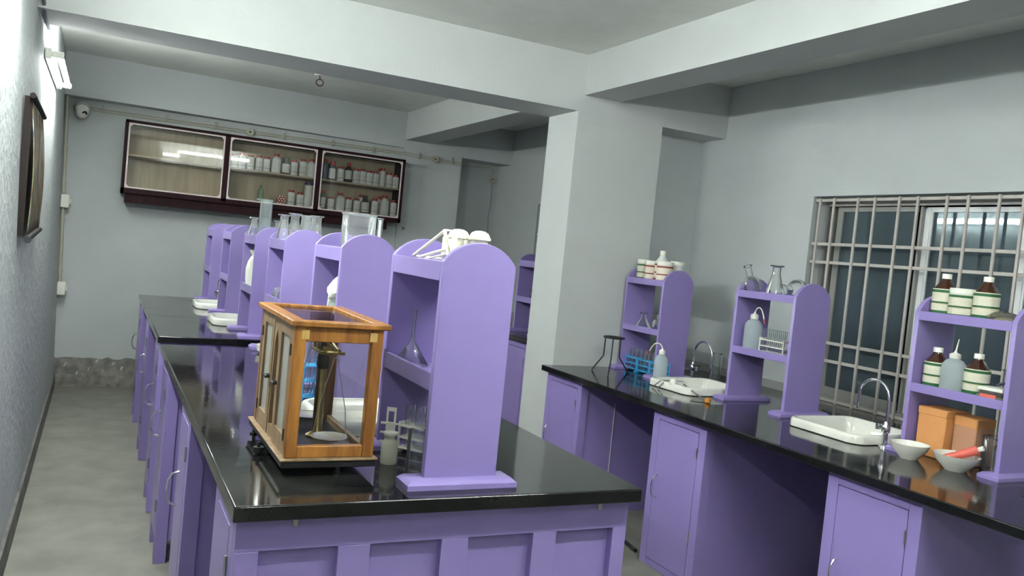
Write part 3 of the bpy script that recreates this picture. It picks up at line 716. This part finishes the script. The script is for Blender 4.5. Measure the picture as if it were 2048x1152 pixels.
# clear lab glass --------------------------------------------------------
def glass_thing(name, label, cat, loc, prof, mat=None, rim=None, rot=None, n=28, group=None):
    t = thing(name, label, cat, loc, group=group, rot=rot)
    MB().lathe(prof, n=n).build('vessel', mat or GLASS, t)
    r, z = prof[-1]
    k = MB(); m = 24
    k.tube([(r*math.cos(2*pi*i/m), r*math.sin(2*pi*i/m), z) for i in range(m+1)], rim or .0022, 6, caps=False); k.build('rim', mat or GLASS, t)
    return t
def conical(R, H, rn=None, flare=1.35):
    rn = rn or R*.36
    return [(0, .002), (R*.92, .0), (R, H*.05), (R*.97, H*.12), (rn*1.15, H*.68), (rn, H*.76), (rn, H*.95), (rn*flare, H)]
def roundf(R, H, rn):
    p = [(.001, 0)]; n = 14; a1 = math.asin(rn/R)
    for i in range(1, n+1):
        a = (pi - a1)*i/n; p.append((R*math.sin(a), R - R*math.cos(a)))
    return p + [(rn, H*.97), (rn*1.25, H)]
def cyl(R, H, fl=1.0): return [(0, .002), (R*.96, 0), (R, .006), (R, H*.97), (R*fl, H)]
Zt, Zm = TZ+.496+.016, TZ+.229+.016      # tray and middle shelf of the island units
cxI = IX+IW/2
GG = 'clear glassware on the island shelves'
# E: big jar, tall tube, bag in jar
glass_thing('glass_jar', 'wide clear glass jar on top of the second shelf unit', 'jar', (cxI+.018, 3.02, Zt), cyl(.062, .155, 1.02), mat=GLASSW, rim=.003)
t = glass_thing('boiling_tube', 'narrow glass tube with white lining standing right of the wide glass jar', 'tube', (cxI+.055, 2.88, Zt), cyl(.010, .145, 1.1)); MB().cyl((0, 0, .005), (0, 0, .14), .005, n=8).build('lining', WPL, t)
t = thing('bag_lined_jar', 'clear jar lined with a crumpled white bag inside the second shelf unit', 'jar', (.797, 3.0, Zm))
MB().lathe(cyl(.041, .13, 1.0), n=24).build('jar', PECYL, t)
k = MB(); rings = []; rb = random.Random(3)
for j in range(8):
    z = .06 + .125*j/7; rr_ = [.038, .040, .042, .048, .052, .047, .036, .016][j]
    rings.append([k.bm.verts.new((rr_*(1+rb.uniform(-.22, .22))*math.cos(2*pi*i/16), rr_*(1+rb.uniform(-.22, .22))*math.sin(2*pi*i/16), z + rb.uniform(-.010, .010))) for i in range(16)])
for A, B in zip(rings, rings[1:]):
    for i in range(16): k.bm.faces.new((A[i], A[(i+1)%16], B[(i+1)%16], B[i]))
k.bm.faces.new(rings[-1]); k.build('crumpled_bag', CLOTH, t)
# D top
for i, (x, y, h, r, lb) in enumerate(((cxI-.052, 4.06, .145, .036, 'leftmost tall flared glass on the crowded shelf unit'), (cxI-.01, 4.02, .155, .036, 'tall flared glass second from left on the crowded shelf unit'),
                                       (cxI+.03, 3.98, .150, .036, 'tall flared glass third from left on the crowded shelf unit'), (cxI+.02, 3.86, .145, .033, 'straight-sided glass right of the flared row on the crowded unit'),
                                       (cxI+.05, 3.83, .150, .036, 'rightmost flared glass standing apart on the crowded shelf unit'))):
    glass_thing('conical_flask', lb, 'flask', (x, y, Zt), conical(r, h, r*.55, 1.45) if i != 3 else cyl(.030, h), mat=GLASSW, rim=.003)
glass_thing('conical_flask', 'small glass flask at the near edge of the crowded shelf unit', 'flask', (cxI-.055, 3.86, Zt), conical(.03, .075, .014), mat=GLASSW, rim=.002)
# D middle
for i, (y, lb) in enumerate(((4.08, 'farthest'), (3.98, 'middle'), (3.885, 'nearest'))):
    glass_thing('round_flask', '%s of three upturned round glass flasks inside the crowded shelf unit' % lb, 'flask', (cxI-.04+.005*i, y, Zm), [(.036, 0), (.037, .02), (.035, .045), (.026, .062), (.012, .070), (.001, .071)], mat=GLASSW, rim=.0022)
glass_thing('thistle_funnel', 'slim glass thistle funnel behind the upturned flasks', 'funnel', (cxI+.03, 3.93, Zm), [(.004, 0), (.004, .10), (.006, .115), (.018, .13), (.021, .15)])
# C top and middle
t = glass_thing('measuring_cylinder', 'tall frosted measuring cylinder rising in front of the wall cabinet', 'cylinder', (cxI-.015, 4.80, Zt), cyl(.033, .232, 1.04), mat=PECYL, rim=.003)
MB().box(-.055, -.012, .226, -.03, .012, .236, .002).build('spout_lip', PECYL, t)
glass_thing('conical_flask', 'clear conical flask left of the tall frosted cylinder', 'flask', (cxI-.055, 4.90, Zt), conical(.042, .128, .017, 1.7), mat=GLASSW, rim=.003)
glass_thing('conical_flask', 'clear conical flask right of the tall frosted cylinder', 'flask', (cxI+.04, 4.68, Zt), conical(.042, .12, .018, 1.6), mat=GLASSW, rim=.003)
for i, (x, y, lb) in enumerate(((cxI-.045, 4.86, 'left'), (cxI-.01, 4.74, 'right'))):
    t = thing('wrapped_bottle', '%s of two bottles wrapped in white cloth inside the far island shelf' % lb, 'bottle', (x, y, Zm))
    k = MB(); rb = random.Random(20+i); rings = []
    for r, z in ((.038, 0), (.041, .05), (.041, .11), (.036, .15), (.018, .175), (.012, .185), (.022, .20), (.030, .215)):
        rings.append([k.bm.verts.new((r*(1+rb.uniform(-.14, .14))*math.cos(2*pi*q/14), r*(1+rb.uniform(-.14, .14))*math.sin(2*pi*q/14), z)) for q in range(14)])
    for A, B in zip(rings, rings[1:]):
        for q in range(14): k.bm.faces.new((A[q], A[(q+1)%14], B[(q+1)%14], B[q])).smooth = True
    k.build('cloth_wrap', CLOTH, t)
    MB().cyl((0, 0, .172), (0, 0, .182), .0165, n=12).build('tie', CORK, t)
glass_thing('small_beaker', 'small empty glass beaker glimpsed on the shelf left of the middle pillar', 'beaker', (2.95, 5.57, Zm), cyl(.028, .08, 1.05))
tag(MB().lathe([(0, 0), (.03, 0), (.045, .012), (.05, .04), (.046, .042), (.04, .015), (0, .01)], n=20).build('porcelain_dish', PORC, None, (cxI-.09, 4.02, TZ)), 'small white porcelain dish by the last shelf unit of the near island', 'dish')

# F: rack and lidded tubs on top, funnel, bottle, tube rack, glass plate
t = thing('drain_rack', 'white wire rack lying folded on top of the nearest shelf unit', 'rack')
zt0 = Zt
A0 = [(.80, 2.02, 1.522), (.80, 1.945, 1.445)]
segs = [((.77, 2.17, 1.448), (.80, 2.035, 1.520)), ((.80, 2.035, 1.522), (.79, 1.965, 1.448)), ((.77, 2.12, 1.446), (.795, 1.985, 1.475)), ((.775, 2.09, 1.442), (.80, 1.975, 1.465)),
        ((.86, 2.03, 1.520), (.80, 2.035, 1.522)), ((.86, 2.03, 1.520), (.87, 1.93, 1.44)), ((.86, 2.03, 1.518), (.85, 2.16, 1.446)), ((.77, 2.17, 1.447), (.85, 2.16, 1.445)), ((.79, 1.965, 1.447), (.87, 1.93, 1.44)),
        ((.82, 2.0, 1.50), (.86, 1.96, 1.455)), ((.82, 1.99, 1.47), (.85, 2.02, 1.515)), ((.80, 2.0, 1.487), (.86, 1.98, 1.482))]
for i, (p, q) in enumerate(segs): MB().cyl(p, q, .0045 if i in (0, 1, 2) else .003, n=8).build('wire', IVORY, t)
MB().box(.798, 1.952, 1.45, .803, 2.04, 1.505).build('web', IVORY, t)
t = thing('lidded_tubs', 'ivory twin tubs with two domed lids on top of the nearest shelf unit', 'tubs', (.838, 1.965, Zt))
for i, (x, y) in enumerate(((-.016, .025), (.022, -.022))):
    o = MB().lathe([(0, 0), (.020, 0), (.0225, .085), (.0225, .093)], n=22).build('tub', IVORY, t, (x, y, 0))
    MB().lathe([(.023, .091), (.029, .092), (.029, .098), (.0265, .0985), (.0255, .103), (.021, .110), (.012, .1145), (0, .116)], n=24).build('domed_lid', IVORY, t, (x, y, 0))
MB().box(-.014, -.016, .066, .020, .018, .090).build('joining_bar', IVORY, t)
glass_thing('glass_funnel', 'clear glass funnel standing upside down inside the nearest shelf unit', 'funnel', (.795, 2.185, Zm), [(.049, 0), (.0485, .004), (.010, .062), (.0055, .072), (.0050, .15)], rim=.0022)
t = thing('squat_bottle', 'squat translucent bottle in front of the white rack at the nearest unit', 'bottle', (.718, 2.072, TZ))
MB().lathe([(0, 0), (.0205, 0), (.022, .003), (.022, .052), (.018, .060), (.0125, .064), (.0125, .076)], n=22).build('body', PEWH, t)
MB().lathe([(.013, .074), (.0195, .076), (.0195, .082), (.012, .084), (0, .084)], n=18).build('collar', WPL, t)
def tube_rack(label, loc, rz, length, wdt, h, mat, n, tubes=True, ends=None):
    t = thing('test_tube_rack', label, 'rack', loc, rz)
    for x in (0, length):
        k = MB(); q = .012
        k.box(x-.002, -wdt/2, 0, x+.002, -wdt/2+q*.6, h).box(x-.002, wdt/2-q*.6, 0, x+.002, wdt/2, h).box(x-.002, -wdt/2+q*.6, h-.008, x+.002, wdt/2-q*.6, h).box(x-.002, -wdt/2+q*.6, .0, x+.002, wdt/2-q*.6, .008)
        k.build('end_frame', mat, t)
    for z in (.012, h*.48, h*.86):
        MB().box(0, -wdt/2, z, length, wdt/2, z+.004).build('tier', mat, t)
    if tubes:
        for i in range(n):
            for s_ in (-1, 1):
                x = length*(i+.5)/n
                MB().lathe([(0, .017), (.005, .019), (.0075, .026), (.0075, h*1.55), (.0088, h*1.56)], (x, s_*wdt*.22, 0), n=12).build('test_tube', GLASS, t)
    return t
tube_rack('white test tube rack behind the squat bottle at the nearest unit', (.80, 2.20, TZ), -.9, .16, .055, .085, WPL, 5)
t = thing('handle_strip', 'white strip with a square finger hole standing behind the squat bottle', 'rack end', (.735, 2.13, TZ), -.5)
k = MB(); k.box(-.013, 0, 0, -.008, .004, .135).box(.008, 0, 0, .013, .004, .135).box(-.008, 0, 0, .008, .004, .095).box(-.008, 0, .125, .008, .004, .135); k.build('plate', WPL, t)
for z in (.04, .065, .09): MB().box(-.026, -.004, z, .026, .0, z+.005).build('rib', WPL, t)
glass_thing('glass_cylinder', 'clear glass cylinder at the foot of the nearest shelf panel', 'cylinder', (.745, 1.945, TZ), cyl(.024, .115, 1.0), rim=.002)

# wall bench: unit by the pillar ---------------------------------------
Zt2, Zm2 = BZ+.558+.016, BZ+.258+.016
cxB = BX+BWD/2
def jar(label, loc, r, h, lab, body=BOTW, cap=WPL, group=None):
    t = thing('labelled_jar', label, 'jar', loc, R_.uniform(-.3, .3), group)
    MB().lathe([(0, 0), (r*.96, 0), (r, .004), (r, h*.84), (r*.95, h*.86)], n=24).build('body', body, t)
    MB().lathe([(r*.99, h*.84), (r*1.02, h*.85), (r*1.02, h*.99), (r*.98, h), (0, h)], n=24).build('lid', cap, t)
    MB().lathe([(r+.001, h*.03), (r+.001, h*.82)], n=24).build('striped_label', lab, t)
    return t
jar('green-striped white jar, leftmost on the shelf unit by the pillar', (cxB-.024-.035, 4.455, Zt2), .040, .140, LABG, group='striped jars by the pillar')
jar('narrow red-striped white jar second from left on the unit by the pillar', (cxB-.024-.035, 4.370, Zt2), .040, .136, LABR, group='striped jars by the pillar')
bottle('labelled_bottle', 'tall red-striped white bottle with narrow neck behind the striped jars', 'bottle', (cxB-.024-.005, 4.305, Zt2), .043, .205, BOTW, WPL, LABR, 'striped jars by the pillar', .36, .66, .13, lz=(.06, .62))
jar('broad red-striped white jar, rightmost in front on the unit by the pillar', (cxB-.024-.045, 4.215, Zt2), .050, .138, LABR, group='striped jars by the pillar')
jar('pale jar half hidden at the right end of the striped jars', (cxB+.025, 4.22, Zt2), .043, .145, LABW2, group='striped jars by the pillar')
glass_thing('conical_flask', 'stoppered conical flask on the left of the middle shelf by the pillar', 'flask', (cxB-.024-.02, 4.42, Zm2), conical(.06, .098, .018, 1.3), rim=.003)
glass_thing('reagent_flask', 'clear wide-mouthed glass bottle on the right of the middle shelf by the pillar', 'flask', (cxB-.024-.02, 4.245, Zm2), [(0, .002), (.045, 0), (.047, .006), (.047, .058), (.040, .072), (.020, .078), (.018, .105), (.026, .112)], rim=.003)
for i in range(3):
    t = tube_rack(['blue test tube rack left of two others in the unit by the pillar', 'blue test tube rack in the middle of three by the pillar', 'blue test tube rack nearest the wash bottle by the pillar'][i], (3.125, 4.49 - .135*i, BZ), -pi/2, .125, .06, .092, BLUEP, 3)
    MB().box(-.006, -.04, 0, .008, .04, .006).build('foot', BLUEP, t); MB().box(.117, -.04, 0, .131, .04, .006).build('foot', BLUEP, t)
# tripod
t = thing('tripod_stand', 'black iron tripod stand on the bench beside the pillar', 'tripod', (2.86, 4.29, BZ))
k = MB(); m = 28; k.tube([(.062*math.cos(2*pi*i/m), .062*math.sin(2*pi*i/m), .218) for i in range(m+1)], .0055, 8, caps=False); k.build('ring', IRON, t)
k = MB(); k.tube([(.036*math.cos(2*pi*i/m), .036*math.sin(2*pi*i/m), .219) for i in range(m+1)], .004, 6, caps=False)
for a in (0, pi/2, pi, 3*pi/2): k.cyl((.036*math.cos(a), .036*math.sin(a), .219), (.060*math.cos(a), .060*math.sin(a), .218), .003, n=6)
k.build('ring_web', IRON, t)
for a, f in ((2.2, .125), (-2.25, .15), (.15, .14)):
    ca, sa = math.cos(a), math.sin(a)
    MB().tube([(.055*ca, .055*sa, .216), (.058*ca, .058*sa, .10), (.064*ca, .064*sa, .09), (f*ca, f*sa, .004)], .0045, 8).build('leg', IRON, t)
def wash_bottle(label, loc, rz, h=.20, r=.042, spout=True, straight=False):
    t = thing('wash_bottle', label, 'bottle', loc, rz)
    MB().lathe([(0, 0), (r*.96, 0), (r, .005), (r, h*.58), (r*.93, h*.68), (r*.7, h*.76), (r*.42, h*.80), (r*.40, h*.83)], n=24).build('body', PEPL, t)
    MB().lathe([(r*.44, h*.81), (r*.46, h*.82), (r*.46, h*.91), (r*.3, h*.93), (.006, h*.95), (.004, h*.99)], n=18).build('cap', WPL, t)
    if straight: MB().cyl((0, 0, h*.95), (.012, 0, h*1.26), .0035, .0018, n=8).build('spout_tube', WPL, t)
    elif spout:
        s = MB().tube([(0, 0, h*.95), (.004, 0, h*1.02), (.018, 0, h*1.09), (.038, 0, h*1.11), (.058, 0, h*1.06), (.075, 0, h*.95), (.092, 0, h*.78)], .0032, 8).build('spout_tube', WPL, t)
        MB().cyl((.086, 0, h*.84), (.0945, 0, h*.74), .0042, n=8).build('red_tip', REDP, s)
    return t
wash_bottle('translucent wash bottle with bent spout beside the sink by the pillar', (3.005, 3.99, BZ), pi*.62, .205, .040)
# sink 1 extras
glass_thing('glass_cylinder', 'empty clear glass measuring cylinder standing behind the sink by the pillar', 'cylinder', (3.372, 3.935, BZ), cyl(.032, .19, 1.04), rim=.0025)
t = thing('glass_rod', 'thin pale rod with an orange rubber bung leaning over the sink edge', 'rod')
MB().cyl((2.925, 3.66, BZ+.045), (2.868, 3.405, BZ+.006), .0045, n=10).build('rod', STEEL, t)
MB().lathe([(0, 0), (.014, .002), (.018, .012), (.014, .024), (0, .027)], (2.862, 3.375, BZ), n=12).build('rubber_bung', CORK, t)
t = thing('test_tube_clamp', 'wire test tube holder lying across the near edge of the sink', 'clamp')
MB().tube([(2.83, 3.76, BZ+.005), (2.88, 3.77, BZ+.042), (2.94, 3.80, BZ+.044), (2.99, 3.80, BZ+.043)], .0028, 6).build('arm', STEEL, t)
MB().tube([(2.82, 3.80, BZ+.005), (2.88, 3.80, BZ+.043), (2.94, 3.78, BZ+.046), (3.0, 3.76, BZ+.043)], .0028, 6).build('arm', STEEL, t)
MB().lathe([(.0, 0), (.02, .0), (.022, .02), (.015, .03), (0, .031)], (2.885, 3.70, BZ+.038), n=14).build('white_grip', WPL, t)
# unit left of the window ----------------------------------------------
glass_thing('round_flask', 'round-bottomed flask leaning left on the unit beside the window', 'flask', (cxB-.055, 3.425, Zt2+.003), roundf(.052, .165, .017), rot=(math.radians(-27), 0, 0))
glass_thing('conical_flask', 'tall conical flask with a wide dark rim between two round flasks', 'flask', (cxB-.015, 3.322, Zt2), conical(.052, .165, .021, 1.55), rim=.004)
glass_thing('round_flask', 'round flask lying with its mouth forward, nearest on the unit beside the window', 'flask', (cxB+.035, 3.215, Zt2+.054), [(r, z-.05) for r, z in roundf(.052, .14, .022)], rot=(0, math.radians(-97), 0))
wash_bottle('translucent wash bottle with bent spout on the middle shelf beside the window', (cxB-.055, 3.405, Zm2), -pi/2-.15, .215, .047)
tube_rack('white test tube rack on the middle shelf of the unit beside the window', (cxB-.03, 3.345, Zm2), -pi/2, .17, .06, .085, WPL, 6)
# unit in front of the window ------------------------------------------
def amber(label, loc, h=.185, r=.047):
    return bottle('amber_bottle', label, 'bottle', loc, r, h, AMBER, WPL, LABG, 'amber bottles with green-striped labels', .34, .66, .10, lz=(.05, .66))
amber('amber bottle at the left of the top shelf before the window', (cxB-.045, 2.318, Zt2))
jar('green-striped white jar between two amber bottles', (cxB-.05, 2.232, Zt2), .051, .13, LABG)
amber('amber bottle right of the green-striped jar on the top shelf', (cxB-.045, 2.135, Zt2))
t = thing('plastic_pouch', 'crumpled clear plastic pouch lying on the top shelf before the window', 'bag', (cxB-.055, 2.047, Zt2))
k = MB(); rb = random.Random(5); rings = []
for j in range(7):
    a = pi*(j+.3)/6.6; rings.append([k.bm.verts.new((.060*math.sin(a)*math.cos(2*pi*i/18)*(1+rb.uniform(-.15, .15)), .062*math.sin(a)*math.sin(2*pi*i/18)*(1+rb.uniform(-.15, .15)), max(.001, .026 - .026*math.cos(a) + rb.uniform(-.006, .006)))) for i in range(18)])
for A, B in zip(rings, rings[1:]):
    for i in range(18): k.bm.faces.new((A[i], A[(i+1)%18], B[(i+1)%18], B[i]))
k.build('film', FILM, t)
MB().lathe([(0, .004), (.03, .006), (.035, .018), (.022, .03), (0, .033)], n=12, sq=.6).build('contents', pbr('grey_powder_lump', (.40, .37, .27), .8, noise=.3, nscale=60), t)
amber('amber bottle at the left of the middle shelf before the window', (cxB-.045, 2.318, Zm2), .178)
wash_bottle('translucent squeeze bottle with upright spout between amber bottles', (cxB-.055, 2.232, Zm2), 0, .178, .047, straight=True)
amber('amber bottle right of the squeeze bottle on the middle shelf', (cxB-.04, 2.140, Zm2), .178)
t = thing('paper_stack', 'loose bundle of wrapped filter papers at the right of the middle shelf', 'papers', (cxB-.06, 2.045, Zm2), .1)
MB().box(-.05, -.05, 0, .05, .05, .03, .006).build('wrapped_pack', FILM, t)
MB().box(-.04, -.045, .004, .04, .045, .018, .002).build('papers', IVORY, t)
MB().box(-.052, -.03, .02, -.049, .03, .034).build('red_print', PINK, t)
MB().box(-.045, -.05, .046, .03, .046, .060, .002).build('white_box', WPL, t); MB().box(-.04, -.045, .03, .03, .04, .046).build('wrapped_pack', FILM, t)
glass_thing('round_flask', 'small glass flask behind the wrapped papers on the middle shelf', 'flask', (cxB+.04, 2.07, Zm2), roundf(.04, .125, .014))
t = thing('carton', 'orange cardboard carton on the bench under the shelf before the window', 'box', (cxB-.01, 2.285, BZ))
MB().box(-.07, -.065, 0, .07, .065, .20, .004).build('body', CARD, t); MB().box(-.072, -.067, .17, .072, .067, .203, .004).build('lid', CARD, t)
t = thing('carton', 'second brown carton behind the orange carton', 'box', (cxB+.02, 2.165, BZ)); MB().box(-.06, -.05, 0, .06, .05, .19, .004).build('body', pbr('brown_cardboard', (.42, .22, .13), .7), t)
MB().box(-.061, -.051, .15, .061, .051, .192, .004).build('lid', CARD, t)
for x, y, r, lb in ((2.985, 2.27, .075, 'left'), (3.02, 2.09, .085, 'right')):
    tag(MB().lathe([(0, 0), (r*.45, 0), (r*.5, .006), (r*.85, .035), (r, .062), (r*.96, .062), (r*.8, .034), (r*.4, .01), (0, .008)], n=28).build('porcelain_bowl', PORC, None, (x, y, BZ)), '%s of two white porcelain bowls before the orange carton' % lb, 'bowl', 'white bowls on the wall bench')
t = thing('squeeze_tube', 'red tube lying in the right porcelain bowl', 'tube', (3.035, 2.12, BZ+.045), rot=(math.radians(62), 0, .4)); MB().cyl((0, 0, -.03), (0, 0, .10), .016, .018, n=14).build('body', PINK, t); MB().cyl((0, 0, .10), (0, 0, .12), .010, n=12).build('cap', WPL, t)
glass_thing('glass_tray', 'clear glass dish stood on the bench behind the right porcelain bowl', 'dish', (3.22, 2.06, BZ), cyl(.055, .13, 1.02), rim=.003)

# near island: blue rack and white peg strip behind the balance ------------
t = tube_rack('blue test tube rack standing behind the wooden balance case', (.655, 2.90, TZ), .25, .07, .06, .14, BLUEP, 2)
t = thing('peg_strip', 'white strip of rounded pegs standing behind the wooden balance case', 'rack', (.620, 2.86, TZ))
MB().box(-.003, -.01, 0, .003, .01, .20, .002).build('strip', WPL, t)
for i in range(5): MB().lathe([(0, -.012), (.009, -.011), (.012, 0), (.009, .011), (0, .012)], (-.004, 0, .06+.028*i), n=12).build('peg', WPL, t)

# ------------------------------------------------------------------ wooden analytical balance
bal = thing('analytical_balance', 'old analytical balance in an orange wooden glass case on the near island', 'balance', (0, 0, TZ))
bx0, bx1, by0, by1 = .412, .650, 1.952, 2.43
zb = .024
MB().box(bx0+.004, by0+.004, zb, bx1-.004, by1-.004, zb+.016, .002).build('base_board', EBON, bal)
MB().box(bx0, by0, zb+.016, bx1, by1, zb+.022, .002).build('base_top', TEAKP, bal)
MB().box(bx0+.03, by0+.03, zb+.022, bx1-.03, by1-.045, zb+.0235).build('floor_plate', EBON, bal)
for x, y in ((.425, 2.19), (.560, 1.985), (.63, 2.40), (.43, 2.41)):
    f = MB().cyl((x, y, 0), (x, y, zb+.002), .005, n=10).cyl((x, y, 0), (x, y, .004), .012, n=12).build('levelling_foot', BLKP, bal)
k = MB().cyl((.405, 2.19, .006), (.405, 2.19, .018), .014, n=14).cyl((.405, 2.19, .0), (.405, 2.19, .03), .005, n=8).build('levelling_screw', BLKP, bal)
z0, z1 = zb+.022, .360
cx0, cx1, cy0, cy1 = .424, .640, 1.965, 2.405
p = .028
for x, y in ((cx0, cy0), (cx1-p, cy0), (cx0, cy1-p), (cx1-p, cy1-p)):
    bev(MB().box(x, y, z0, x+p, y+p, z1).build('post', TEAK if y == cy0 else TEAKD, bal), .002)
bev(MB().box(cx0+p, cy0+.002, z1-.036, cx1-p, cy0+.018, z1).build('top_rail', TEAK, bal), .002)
bev(MB().box(cx0+p, cy0+.002, z0, cx1-p, cy0+.022, z0+.028).build('bottom_rail', TEAK, bal), .002)
for x in (cx0+p-.012, cx1-p-.006): MB().box(x, cy0-.0008, z1-.030, x+.018, cy0+.004, z1-.008).build('joint', TENON, bal)
MB().box(cx0+p-.004, cy0+.009, z0+.024, cx1-p+.004, cy0+.012, z1-.033).build('glass_pane', CASEG, bal)
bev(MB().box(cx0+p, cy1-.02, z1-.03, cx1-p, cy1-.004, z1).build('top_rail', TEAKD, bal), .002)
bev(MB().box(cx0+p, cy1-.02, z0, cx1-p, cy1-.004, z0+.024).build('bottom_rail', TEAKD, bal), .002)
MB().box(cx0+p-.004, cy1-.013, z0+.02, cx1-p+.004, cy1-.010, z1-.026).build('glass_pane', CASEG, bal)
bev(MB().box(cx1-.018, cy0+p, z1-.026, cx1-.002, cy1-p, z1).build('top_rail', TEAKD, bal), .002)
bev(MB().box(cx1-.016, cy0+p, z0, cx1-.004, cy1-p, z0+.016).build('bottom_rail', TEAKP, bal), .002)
MB().box(cx1-.012, cy0+p-.004, z0+.012, cx1-.009, cy1-p+.004, z1-.022).build('glass_pane', CASEG, bal)
# left side: two doors with lancet openings and an arched middle board
ym = (cy0+cy1)/2
def leaf(ya, yb, hy):
    d = MB(); q = .028; x0, x1 = cx0+.001, cx0+.017
    d.box(x0, ya, z0+.002, x1, ya+q, z1-.002).box(x0, yb-q, z0+.002, x1, yb, z1-.002).box(x0, ya+q, z0+.002, x1, yb-q, z0+.045)
    d.box(x0, ya+q, z1-.032, x1, yb-q, z1-.002)
    o = d.build('side_door', TEAKP, bal)
    MB().box(x0+.006, ya+q-.003, z0+.04, x0+.009, yb-q+.003, z1-.018).build('glass_pane', REFLG, o)
    for z in (z0+.05, z1-.06): MB().box(x0-.003, hy-.004, z-.014, x0+.001, hy+.004, z+.014).build('hinge', BLKP, o)
    ky = ya+q*.5 if hy > (ya+yb)/2 else yb-q*.5
    MB().cyl((x0-.012, ky, z0+.15), (x0, ky, z0+.15), .006, n=10).box(x0-.014, ky-.016, z0+.146, x0-.008, ky+.016, z0+.154, .002).build('latch', BLKP, o)
leaf(cy0+p, ym-.036, cy0+p+.004); leaf(ym+.036, cy1-p, cy1-p-.004)
hw = .034; za = z1-.075; k = MB()
half = [(hw*(1-math.sin(t*pi/12)**1.2), .042*math.sin(t*pi/12)) for t in range(0, 6)] + [(0, .046)]
k.prism([(ym-hw, z1-.002), (ym-hw, za)] + [(ym-.024/.034*u, za+v) for u, v in half] + [(ym+.024/.034*u, za+v) for u, v in half[-2::-1]] + [(ym+hw, za), (ym+hw, z1-.002)], 'x', cx0+.003, cx0+.013)
k.box(cx0+.003, ym-hw, z0, cx0+.013, ym-.024, za).box(cx0+.003, ym+.024, z0, cx0+.013, ym+hw, za).box(cx0+.003, ym-.024, z0, cx0+.013, ym+.024, z0+.03)
k.build('arched_frame', TEAKP, bal)
MB().box(cx0+.013, ym-hw, z0, cx0+.018, ym+hw, z1-.004).build('dark_board', DARKB, bal)
bev(MB().box(cx0+.002, cy0+p, z1-.018, cx0+.018, cy1-p, z1).build('top_rail', TEAKP, bal), .002)
# lid with glass
rx0, rx1, ry0, ry1 = .414, .656, 1.955, 2.425
rz0, rz1 = z1+.0, z1+.014; q = .036
for (a, b2, c, d2) in ((rx0, ry0, rx1, ry0+q), (rx0, ry1-.022, rx1, ry1), (rx0, ry0+q, rx0+q, ry1-.022), (rx1-q, ry0+q, rx1, ry1-.022)):
    bev(MB().box(a, b2, rz0, c, d2, rz1).build('lid_frame', TEAK, bal), .003)
MB().box(rx0+q-.003, ry0+q-.003, rz0+.005, rx1-q+.003, ry1-.019, rz0+.008).build('glass_pane', CASEG, bal)
MB().box(cx0-.003, cy0-.004, z1-.006, cx1+.004, cy1+.004, z1, .002).build('moulding', TEAKD, bal) if 0 else None
# mechanism
mx, my = .550, 2.180
m = MB().lathe([(0, z0), (.030, z0), (.030, z0+.006), (.016, z0+.014), (.0125, z0+.022), (.0115, z0+.20), (.0, z0+.20)], (mx, my, 0), n=18).build('pillar', BRASS, bal)
MB().lathe([(.013, z0+.182), (.0165, z0+.190), (.0165, z0+.212), (.011, z0+.222), (0, z0+.222)], (mx, my, 0), n=18).build('collar', IRON, m)
bmz = z0+.250
bm_ = MB().box(mx-.004, my-.155, bmz-.004, mx+.004, my+.155, bmz+.004).box(mx-.012, my-.03, bmz-.016, mx+.012, my+.03, bmz-.006).build('beam', BRASS, bal)
k = MB()
for s_ in (-1, 1):
    k.cyl((mx, my+s_*.15, bmz), (mx, my+s_*.02, bmz+.022), .003, n=6); k.cyl((mx-.014, my+s_*.152, bmz-.006), (mx+.014, my+s_*.152, bmz-.006), .004, n=8)
    k.cyl((mx-.02, my+s_*.02, bmz-.02), (mx-.02, my+s_*.02, bmz+.02), .004, n=8); k.cyl((mx+.02, my+s_*.02, bmz-.02), (mx+.02, my+s_*.02, bmz+.02), .004, n=8)
for s_ in (-1, 1):
    k.cyl((mx-.02, my+s_*.02, bmz+.02), (mx+.02, my+s_*.02, bmz+.02), .003, n=6); k.cyl((mx-.02, my+s_*.035, bmz-.02), (mx+.02, my+s_*.035, bmz-.02), .0035, n=8)
    k.cyl((mx+s_*.022, my-.04, bmz-.018), (mx+s_*.022, my+.04, bmz-.018), .004, n=8); k.cyl((mx+s_*.022, my-.03, bmz+.014), (mx+s_*.022, my+.03, bmz+.014), .003, n=8)
k.box(mx-.012, my-.012, bmz-.03, mx+.012, my+.012, bmz-.004)
k.build('beam_truss', BRASS, bm_)
MB().box(mx-.014, my-.026, bmz-.014, mx+.014, my-.014, bmz+.012, .002).build('knife_edge_block', IRON, bm_)
MB().cyl((mx-.0155, my-.012, z0+.05), (mx-.0155, my-.012, bmz-.01), .0016, n=6).build('pointer', IRON, bm_)
for s_ in (-1, 1):
    y = my + s_*.128; pr_ = .046
    pan = MB().lathe([(0, z0+.022), (pr_*.6, z0+.023), (pr_, z0+.031), (pr_, z0+.0325), (pr_*.55, z0+.026), (0, z0+.025)], (mx, y, 0), n=26).build('pan', PANM, bal)
    MB().tube([(mx-pr_+.003, y, z0+.032), (mx-pr_*.75, y, z0+.10), (mx-.004, y, bmz-.02), (mx+.004, y, bmz-.02), (mx+pr_*.75, y, z0+.10), (mx+pr_-.003, y, z0+.032)], .001, 6).build('hanger', STEEL, pan)
    MB().cyl((mx, y, bmz-.02), (mx, my+s_*.15, bmz-.004), .0015, n=6).build('stirrup', STEEL, pan)
MB().box(cx0+p+.008, cy0+.05, z0+.001, cx0+p+.06, cy0+.065, z0+.006, .001).build('scale_plate', WPL, bal)
